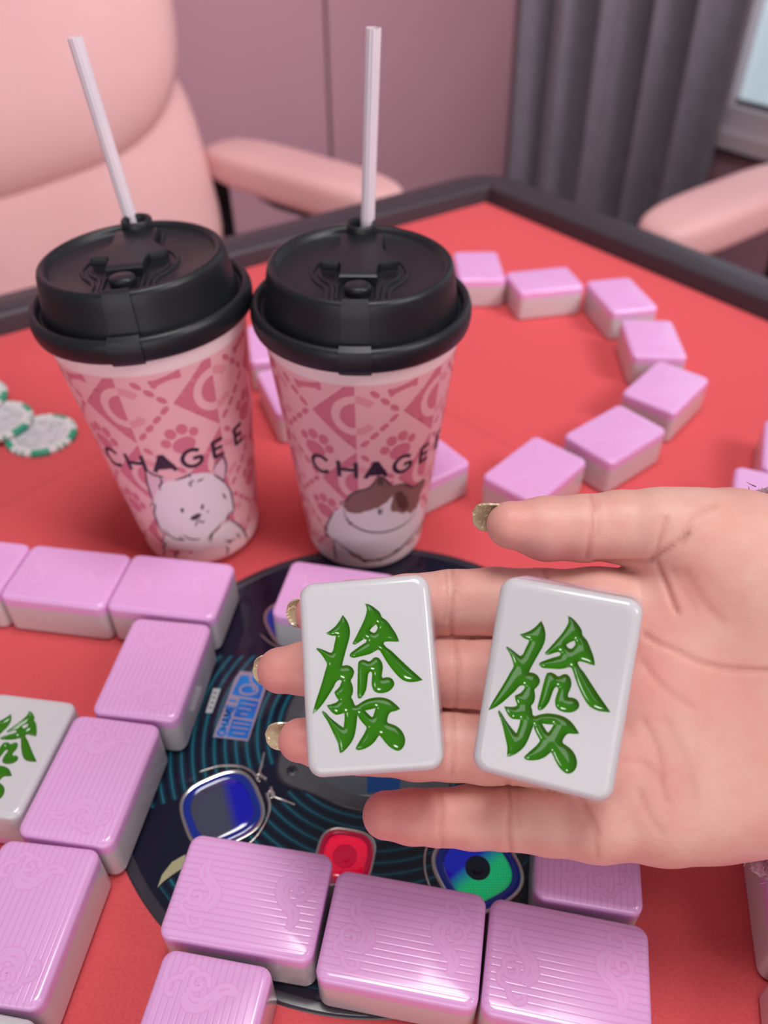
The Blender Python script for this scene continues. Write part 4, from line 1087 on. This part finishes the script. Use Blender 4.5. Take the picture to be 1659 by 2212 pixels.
def chair(loc, heading, label):
    """local frame: +y is the way the chair faces, z = 0 on the floor"""
    e = empty('padded_armchair', loc, (0, 0, heading - math.pi / 2)); tag(e, label, 'chair', 'pink padded armchairs round the table')
    def bend(VF, k):             # bow a cushion backwards towards its sides
        V = VF[0].copy(); V[:, 1] -= k * (V[:, 0] / 250)**2 * -60; return V, VF[1]
    obj('seat_cushion', superellipsoid(250, 240, 65, .4, .35), M['chair'], e, loc=(0, 20, 420))
    obj('backrest_cushion', bend(superellipsoid(262, 70, 190, .55, .5), .5), M['chair'], e, loc=(0, -225, 640), rot=(math.radians(12), 0, 0))
    obj('headrest_cushion', bend(superellipsoid(256, 84, 232, .66, .6), .5), M['chair'], e, loc=(0, -252, 900), rot=(math.radians(12), 0, 0))
    for s in (-1, 1):
        a = superellipsoid(44, 165, 27, .5, .55); obj('armrest', a, M['chair'], e, loc=(s * 292, -20, 652))
        obj('arm_bracket', tube([(s * 286, -172, 660), (s * 286, -176, 630), (s * 280, -165, 480), (s * 262, -120, 385), (s * 200, -60, 355)], 15, 10), M['metal_black'], e)
        obj('arm_bar', tube([(s * 292, -178, 640), (s * 292, -60, 616), (s * 292, 110, 616), (s * 286, 130, 560), (s * 262, 120, 400)], 13, 10), M['metal_black'], e)
    obj('gas_column', tube([(0, 0, 60), (0, 0, 365)], 28, 16), M['metal_black'], e)
    for k in range(5):
        a = 2 * math.pi * k / 5 + .3; c, s_ = math.cos(a), math.sin(a)
        obj('base_leg', tube([(0, 0, 90), (c * 150, s_ * 150, 75), (c * 290, s_ * 290, 50)], [26, 22, 16], 10), M['metal_black'], e)
        obj('caster', superellipsoid(24, 24, 27, .8, .8, 16, 10), M['metal_black'], e, loc=(c * 290, s_ * 290, 27))
    return e


chair((-279, 877, Z_FLOOR), math.radians(-38), 'pink padded armchair behind the cups at the left')
chair((604, 777, Z_FLOOR), math.radians(218.5), 'pink padded armchair at the right of which only an armrest shows')

# ================================================================== person: right hand with sleeve
def cam2w(p): p = np.asarray(p); return CAM + p[:, :1] * AX_R + p[:, 1:2] * AX_U + p[:, 2:3] * AX_D
def w2cam(p): p = np.asarray(p) - CAM; return np.c_[p @ AX_R, p @ AX_U, p @ AX_D]
def node(x, y, rp, ds):          # photo position, radius in photo pixels, depth of the palm-side skin
    d = ds / (1 - rp / F_PX); return ((x - 829.5) / F_PX * d, -(y - 1106) / F_PX * d, d, rp / F_PX * d)


FING = {
 'index': [(690, 1325, 52, 231.5), (760, 1318, 64, 230.5), (815, 1315, 65, 230), (880, 1311, 70, 228.5), (976, 1303, 72, 226.5), (1070, 1301, 75, 224), (1170, 1302, 74, 220), (1300, 1310, 80, 215)],
 'middle': [(606, 1448, 50, 226.5), (660, 1444, 57, 226), (760, 1447, 66, 225), (800, 1448, 66, 225), (900, 1452, 75, 224), (985, 1455, 74, 222.5), (1060, 1458, 77, 220.5), (1170, 1460, 76, 217), (1300, 1465, 82, 213)],
 'ring': [(648, 1599, 47, 220.5), (700, 1602, 59, 220), (780, 1605, 66, 219.5), (820, 1606, 67, 219), (900, 1609, 75, 219), (975, 1612, 73, 218.5), (1050, 1616, 76, 218), (1180, 1622, 76, 215), (1300, 1635, 80, 212)],
 'pinky': [(834, 1761, 51, 223), (890, 1764, 58, 222), (950, 1766, 60, 221), (1020, 1765, 67, 220.5), (1096, 1767, 67, 219), (1190, 1771, 75, 216), (1300, 1775, 80, 213)],
 'thumb': [(1103, 1134, 52, 215), (1180, 1142, 68, 214), (1262, 1141, 71, 213), (1340, 1138, 77, 212), (1420, 1140, 84, 209), (1500, 1168, 112, 206)],
}
PALM = [[(1290, 1312, 80, 214.5), (1450, 1345, 112, 211), (1760, 1440, 150, 207)], [(1290, 1465, 82, 213), (1450, 1470, 115, 210), (1760, 1470, 150, 207)],
        [(1290, 1628, 82, 212.5), (1450, 1590, 115, 210), (1760, 1520, 150, 207)], [(1290, 1772, 82, 213), (1430, 1740, 119, 208.5), (1520, 1712, 140, 207), (1600, 1682, 156, 206), (1760, 1590, 172, 205)],
        [(1480, 1160, 106, 206), (1570, 1225, 172, 202.5), (1660, 1280, 198, 202), (1790, 1360, 200, 204)],
        [(1760, 1460, 230, 205), (1900, 1470, 215, 206), (2150, 1490, 205, 206)]]
FING = {k: np.array([node(*n) for n in v]) for k, v in FING.items()}
PALM = [np.array([node(*n) for n in v]) for v in PALM]


def smin(a, b, k):
    h = np.clip(.5 + .5 * (b - a) / k, 0, 1); return b * (1 - h) + a * h - k * h * (1 - h)


def cone_sd(p, A, B):
    ab = B[:3] - A[:3]; t = np.clip(((p - A[:3]) @ ab) / (ab @ ab), 0, 1)
    t2 = t * t * (3 - 2 * t) * .5 + t * .5
    q = p - A[:3] - t[:, None] * ab
    return np.sqrt((q * q).sum(1)) - (A[3] + (B[3] - A[3]) * t2)


def chain_sd(p, C, k):
    d = cone_sd(p, C[0], C[1])
    for i in range(1, len(C) - 1): d = smin(d, cone_sd(p, C[i], C[i + 1]), k)
    return d


BOXES = []
for c_, M_ in ((H1C, H1M), (H2C, H2M)):
    M_ = np.array(M_); cc = np.array(c_) - M_[:, 2] * TT / 2
    BOXES.append((w2cam(cc[None])[0], np.stack([[M_[:, i] @ AX_R, M_[:, i] @ AX_U, M_[:, i] @ AX_D] for i in range(3)], 1)))


def hand_sd(p):
    palm = chain_sd(p, PALM[0], 4)
    for C in PALM[1:]: palm = smin(palm, chain_sd(p, C, 4), 9)
    fs = []
    for n in ('index', 'middle', 'ring', 'pinky'): fs.append(smin(chain_sd(p, FING[n], 1.2), palm, 4.0))
    f = np.stack(fs); f.sort(axis=0)
    d = f[0] + .3 * np.exp(-((f[1] - f[0]) / .45)**2) * np.clip((palm - 1.5) / 4, 0, 1)
    th = smin(chain_sd(p, FING['thumb'], 2.0), palm, 3.0)
    d = np.minimum(d, th)
    for c, R in BOXES:
        q = np.abs((p - c) @ R) - (np.array([TW, TL, TT]) / 2 - 2.2)
        b = np.linalg.norm(np.maximum(q, 0), axis=1) + np.minimum(q.max(1), 0) - 2.2
        d = np.maximum(d, .12 - b)
    return d


def surface_nets(fn, lo, hi, h):
    n = [int(math.ceil((hi[i] - lo[i]) / h)) + 1 for i in range(3)]
    gx, gy, gz = [lo[i] + h * np.arange(n[i]) for i in range(3)]
    f = np.empty(n, np.float32); B = 8; nb = [-(-m // B) for m in n]        # far blocks keep their coarse value
    bc = [lo[i] + h * (np.arange(nb[i]) * B + (B - 1) / 2) for i in range(3)]
    fc = fn(np.stack(np.meshgrid(*bc, indexing='ij'), -1).reshape(-1, 3)).reshape(nb)
    f[:] = fc.repeat(B, 0).repeat(B, 1).repeat(B, 2)[:n[0], :n[1], :n[2]]
    J = np.argwhere(np.abs(f) < B * h * .9 + 1.5); P = np.array(lo) + h * J
    for q in range(0, len(J), 60000):
        f[tuple(J[q:q + 60000].T)] = fn(P[q:q + 60000])
    s = f < 0
    c = [m - 1 for m in n]; acc = np.zeros((*c, 3), np.float32); cnt = np.zeros(c, np.float32)
    cor = [(i, j, k) for i in (0, 1) for j in (0, 1) for k in (0, 1)]
    sub = lambda A, o: A[o[0]:o[0] + c[0], o[1]:o[1] + c[1], o[2]:o[2] + c[2]]
    for a in cor:
        for ax in range(3):
            if a[ax]: continue
            b = list(a); b[ax] = 1
            fa, fb = sub(f, a), sub(f, b); x = (fa < 0) != (fb < 0); t = np.where(x, fa / np.where(x, fa - fb, 1), 0)
            for k in range(3): acc[..., k] += np.where(x, a[k] + (t if k == ax else 0), 0)
            cnt += x
    act = cnt > 0; idx = -np.ones(c, int); idx[act] = np.arange(act.sum())
    I = np.argwhere(act); V = (I + acc[act] / cnt[act][:, None]) * h + np.array(lo)
    Fs = []
    for ax in range(3):
        u, v = (ax + 1) % 3, (ax + 2) % 3
        sl0 = [slice(None)] * 3; sl1 = [slice(None)] * 3; sl0[ax] = slice(0, n[ax] - 1); sl1[ax] = slice(1, n[ax])
        E = np.argwhere(s[tuple(sl0)] != s[tuple(sl1)])
        E = E[(E[:, u] > 0) & (E[:, v] > 0) & (E[:, u] < n[u] - 1) & (E[:, v] < n[v] - 1)]
        q = []
        for du, dv in ((-1, -1), (0, -1), (0, 0), (-1, 0)):
            o = E.copy(); o[:, u] += du; o[:, v] += dv; q.append(idx[o[:, 0], o[:, 1], o[:, 2]])
        q = np.stack(q, 1); flip = ~s[E[:, 0], E[:, 1], E[:, 2]]; q[flip] = q[flip][:, ::-1]; Fs.append(q)
    Fa = np.vstack(Fs); return V, Fa[(Fa >= 0).all(1)]


def build_hand():
    lo, hi = np.array([-42, -105, 196]), np.array([150, 12, 268])
    V, Fq = surface_nets(hand_sd, lo, hi, .8)
    for _ in range(2):
        e = .05; f0 = hand_sd(V); g = np.stack([(hand_sd(V + e * ax) - hand_sd(V - e * ax)) / (2 * e) for ax in np.eye(3)], 1)
        st = f0[:, None] * g / np.maximum((g * g).sum(1), .3)[:, None]; V = V - np.clip(st, -.5, .5)
    g /= np.linalg.norm(g, axis=1)[:, None] + 1e-9
    px = np.c_[829.5 + F_PX * V[:, 0] / V[:, 2], 1106 - F_PX * V[:, 1] / V[:, 2]]
    front = np.clip(-g[:, 2] * 2 + .4, 0, 1)
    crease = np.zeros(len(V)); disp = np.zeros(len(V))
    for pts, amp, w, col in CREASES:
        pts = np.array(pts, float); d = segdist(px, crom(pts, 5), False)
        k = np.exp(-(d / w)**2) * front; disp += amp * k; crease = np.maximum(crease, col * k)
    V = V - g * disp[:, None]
    fl = np.zeros(len(V))
    for x, y, r, a in FLUSH: fl = np.maximum(fl, a * np.exp(-(((px - np.array([x, y])) / r)**2).sum(1)))
    return V, Fq, crease, fl


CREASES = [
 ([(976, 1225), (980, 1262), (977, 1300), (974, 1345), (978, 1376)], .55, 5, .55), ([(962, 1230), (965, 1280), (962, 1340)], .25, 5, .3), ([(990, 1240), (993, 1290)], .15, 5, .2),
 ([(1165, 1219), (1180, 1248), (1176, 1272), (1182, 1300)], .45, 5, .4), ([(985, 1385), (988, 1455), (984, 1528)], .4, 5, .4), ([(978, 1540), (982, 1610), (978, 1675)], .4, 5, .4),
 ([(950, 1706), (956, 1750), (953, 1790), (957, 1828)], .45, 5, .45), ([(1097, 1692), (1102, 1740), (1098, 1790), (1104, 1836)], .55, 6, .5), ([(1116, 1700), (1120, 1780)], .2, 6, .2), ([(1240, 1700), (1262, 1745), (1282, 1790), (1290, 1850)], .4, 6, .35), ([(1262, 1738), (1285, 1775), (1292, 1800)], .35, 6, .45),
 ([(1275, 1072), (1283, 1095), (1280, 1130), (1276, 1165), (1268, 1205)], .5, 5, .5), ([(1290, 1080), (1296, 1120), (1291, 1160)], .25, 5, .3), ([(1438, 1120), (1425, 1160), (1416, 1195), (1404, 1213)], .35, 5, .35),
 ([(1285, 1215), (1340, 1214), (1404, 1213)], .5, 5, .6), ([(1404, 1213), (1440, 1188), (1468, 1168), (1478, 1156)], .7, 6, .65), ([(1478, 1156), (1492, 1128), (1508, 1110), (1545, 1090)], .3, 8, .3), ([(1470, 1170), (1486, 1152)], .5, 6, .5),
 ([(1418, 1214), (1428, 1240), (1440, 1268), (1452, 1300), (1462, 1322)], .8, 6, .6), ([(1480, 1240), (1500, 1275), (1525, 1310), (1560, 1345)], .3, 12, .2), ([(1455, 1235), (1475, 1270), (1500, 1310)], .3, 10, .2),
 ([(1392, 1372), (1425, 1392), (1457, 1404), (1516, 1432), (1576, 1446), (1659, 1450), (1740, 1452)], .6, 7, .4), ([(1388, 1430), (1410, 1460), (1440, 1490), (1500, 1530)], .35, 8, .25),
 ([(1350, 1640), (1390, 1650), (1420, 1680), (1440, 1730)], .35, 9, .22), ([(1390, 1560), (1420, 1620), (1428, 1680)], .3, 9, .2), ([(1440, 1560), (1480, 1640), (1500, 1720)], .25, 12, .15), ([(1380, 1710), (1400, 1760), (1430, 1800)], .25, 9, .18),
]
FLUSH = [(600, 1460, 75, .85), (640, 1610, 70, .85), (1110, 1130, 90, .45), (850, 1765, 110, .9), (680, 1325, 70, .4), (980, 1456, 120, .15), (1500, 1330, 60, .2), (1560, 1480, 80, .25), (1430, 1440, 70, .25), (1480, 1250, 60, .2)]

person = empty('person', at(1900, 1470, 235)); tag(person, 'right hand in a fuzzy mauve sleeve, palm up, holding two white tiles', 'person')
hv, hf, hcr, hfl = build_hand()
hw = cam2w(hv) - np.array(person.location) / MM
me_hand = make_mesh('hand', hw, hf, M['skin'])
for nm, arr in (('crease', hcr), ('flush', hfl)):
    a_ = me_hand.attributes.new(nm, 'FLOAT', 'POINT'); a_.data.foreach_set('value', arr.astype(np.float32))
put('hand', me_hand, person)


def nail(name, tip, axis, dorsal, rn, back, ext, halfang, sharp=1.0):
    tip, axis, dorsal = [np.array(v, float) for v in (tip, axis, dorsal)]
    axis /= np.linalg.norm(axis); dorsal -= axis * (dorsal @ axis); dorsal /= np.linalg.norm(dorsal); lat = np.cross(axis, dorsal)
    V = []; ns, na = 22, 15
    for off in (0, -.55):
        for i in range(ns + 1):
            s = -back + (back + ext) * i / ns
            t = max(0, (s - (ext - 5.5)) / 5.5); w = math.sqrt(max(0.0, 1 - t**2.3)) * .97 + .03
            for j in range(na + 1):
                ph = math.radians(halfang) * w * (2 * j / na - 1)
                r = rn + off
                V.append(tip + axis * s + dorsal * (r * math.cos(ph) - .012 * max(0, s)**2) + lat * r * math.sin(ph))
    m = (ns + 1) * (na + 1); F = []
    for i in range(ns):
        for j in range(na):
            a = i * (na + 1) + j; b = a + na + 1
            F.append((a, b, b + 1, a + 1)); F.append((m + a, m + a + 1, m + b + 1, m + b))
    for i in range(ns):
        for j in (0, na): a = i * (na + 1) + j; b = a + na + 1; F.append((a, m + a, m + b, b))
    for i in (0, ns):
        for j in range(na): a = i * (na + 1) + j; F.append((a, a + 1, m + a + 1, m + a))
    V = cam2w(np.array(V)) - np.array(person.location) / MM
    o = obj(name, (V, F), M['nail'], person, auto=50); o['label'] = 'gold glitter fingernail'
    return o


for n, dors, back, ext, ha, k in (('index', (0, .1, 1), 6, 9.9, 55, .80), ('middle', (-.12, -.08, 1), 6, 8.4, 56, .84), ('ring', (0, .05, 1), 6, 9.6, 56, .82), ('thumb', (-.15, .62, .78), 7, 10.2, 62, .86)):
    C = FING[n]; nail('fingernail', C[0][:3], C[0][:3] - C[1][:3], dors, C[0][3] * k, back, ext, ha)

# sleeve
def sleeve_mesh():
    cen = np.array([node(1638, 1476, 1, 236)[:3], node(1800, 1478, 1, 240)[:3], node(2100, 1500, 1, 236)[:3], node(2700, 1640, 1, 225)[:3], node(3600, 1900, 1, 200)[:3]])
    ctr = crom(cen, 12); n = len(ctr); L = []
    a = np.linspace(0, 2 * np.pi, 90, endpoint=False)
    ext_ = np.vstack([ctr[2], ctr[1], ctr[0], ctr])            # turn the mouth inwards
    scale = np.r_[.86, .88, .94, np.ones(n)]
    for i, c in enumerate(ext_):
        w = 1.0 + .10 * min(1, max(0, i - 3) / 10)
        kn = 1 + .018 * np.cos(a * 30 + (i % 2) * math.pi) + rng.normal(0, .008, len(a))
        L.append(np.c_[np.full(len(a), c[0]) + 1.2 * np.sin(a * 30) + (5.0 * np.clip(-np.sin(a), 0, 1)**.7 if i < 14 else 0), c[1] + 55.0 * w * scale[i] * np.cos(a) * kn, c[2] + 31 * w * scale[i] * np.sin(a) * kn])
    V, F = loops(L, False, True); return cam2w(V) - np.array(person.location) / MM, F, [l for l in L[2:8]]


sv, sf, mouth = sleeve_mesh()
slv = obj('sleeve', (sv, sf), M['knit'], person); slv['label'] = 'fuzzy mauve knitted sleeve'
fz = []
for L in mouth:
    for p in L[::1]:
        if rng.random() < .5: continue
        q = p + rng.normal(0, 1.0, 3); ctr_ = np.array([0, mouth[0][:, 1].mean(), mouth[0][:, 2].mean()])
        o = q - ctr_; o[0] = 0; o /= np.linalg.norm(o); d = o * .8 + np.array([-.7, 0, 0]) + rng.normal(0, .6, 3); d /= np.linalg.norm(d); ln = rng.uniform(1.0, 3.0)
        bend = rng.normal(0, .5, 3)
        fz.append(tube([q, q + d * ln * .5 + bend * .4, q + (d + bend * .5) * ln], [.22, .16, .06], 4, False))
V_, F_ = join(fz); fuzz = obj('sleeve_fuzz', (cam2w(V_) - np.array(person.location) / MM, F_), M['knit'], slv); fuzz['kind'] = 'stuff'
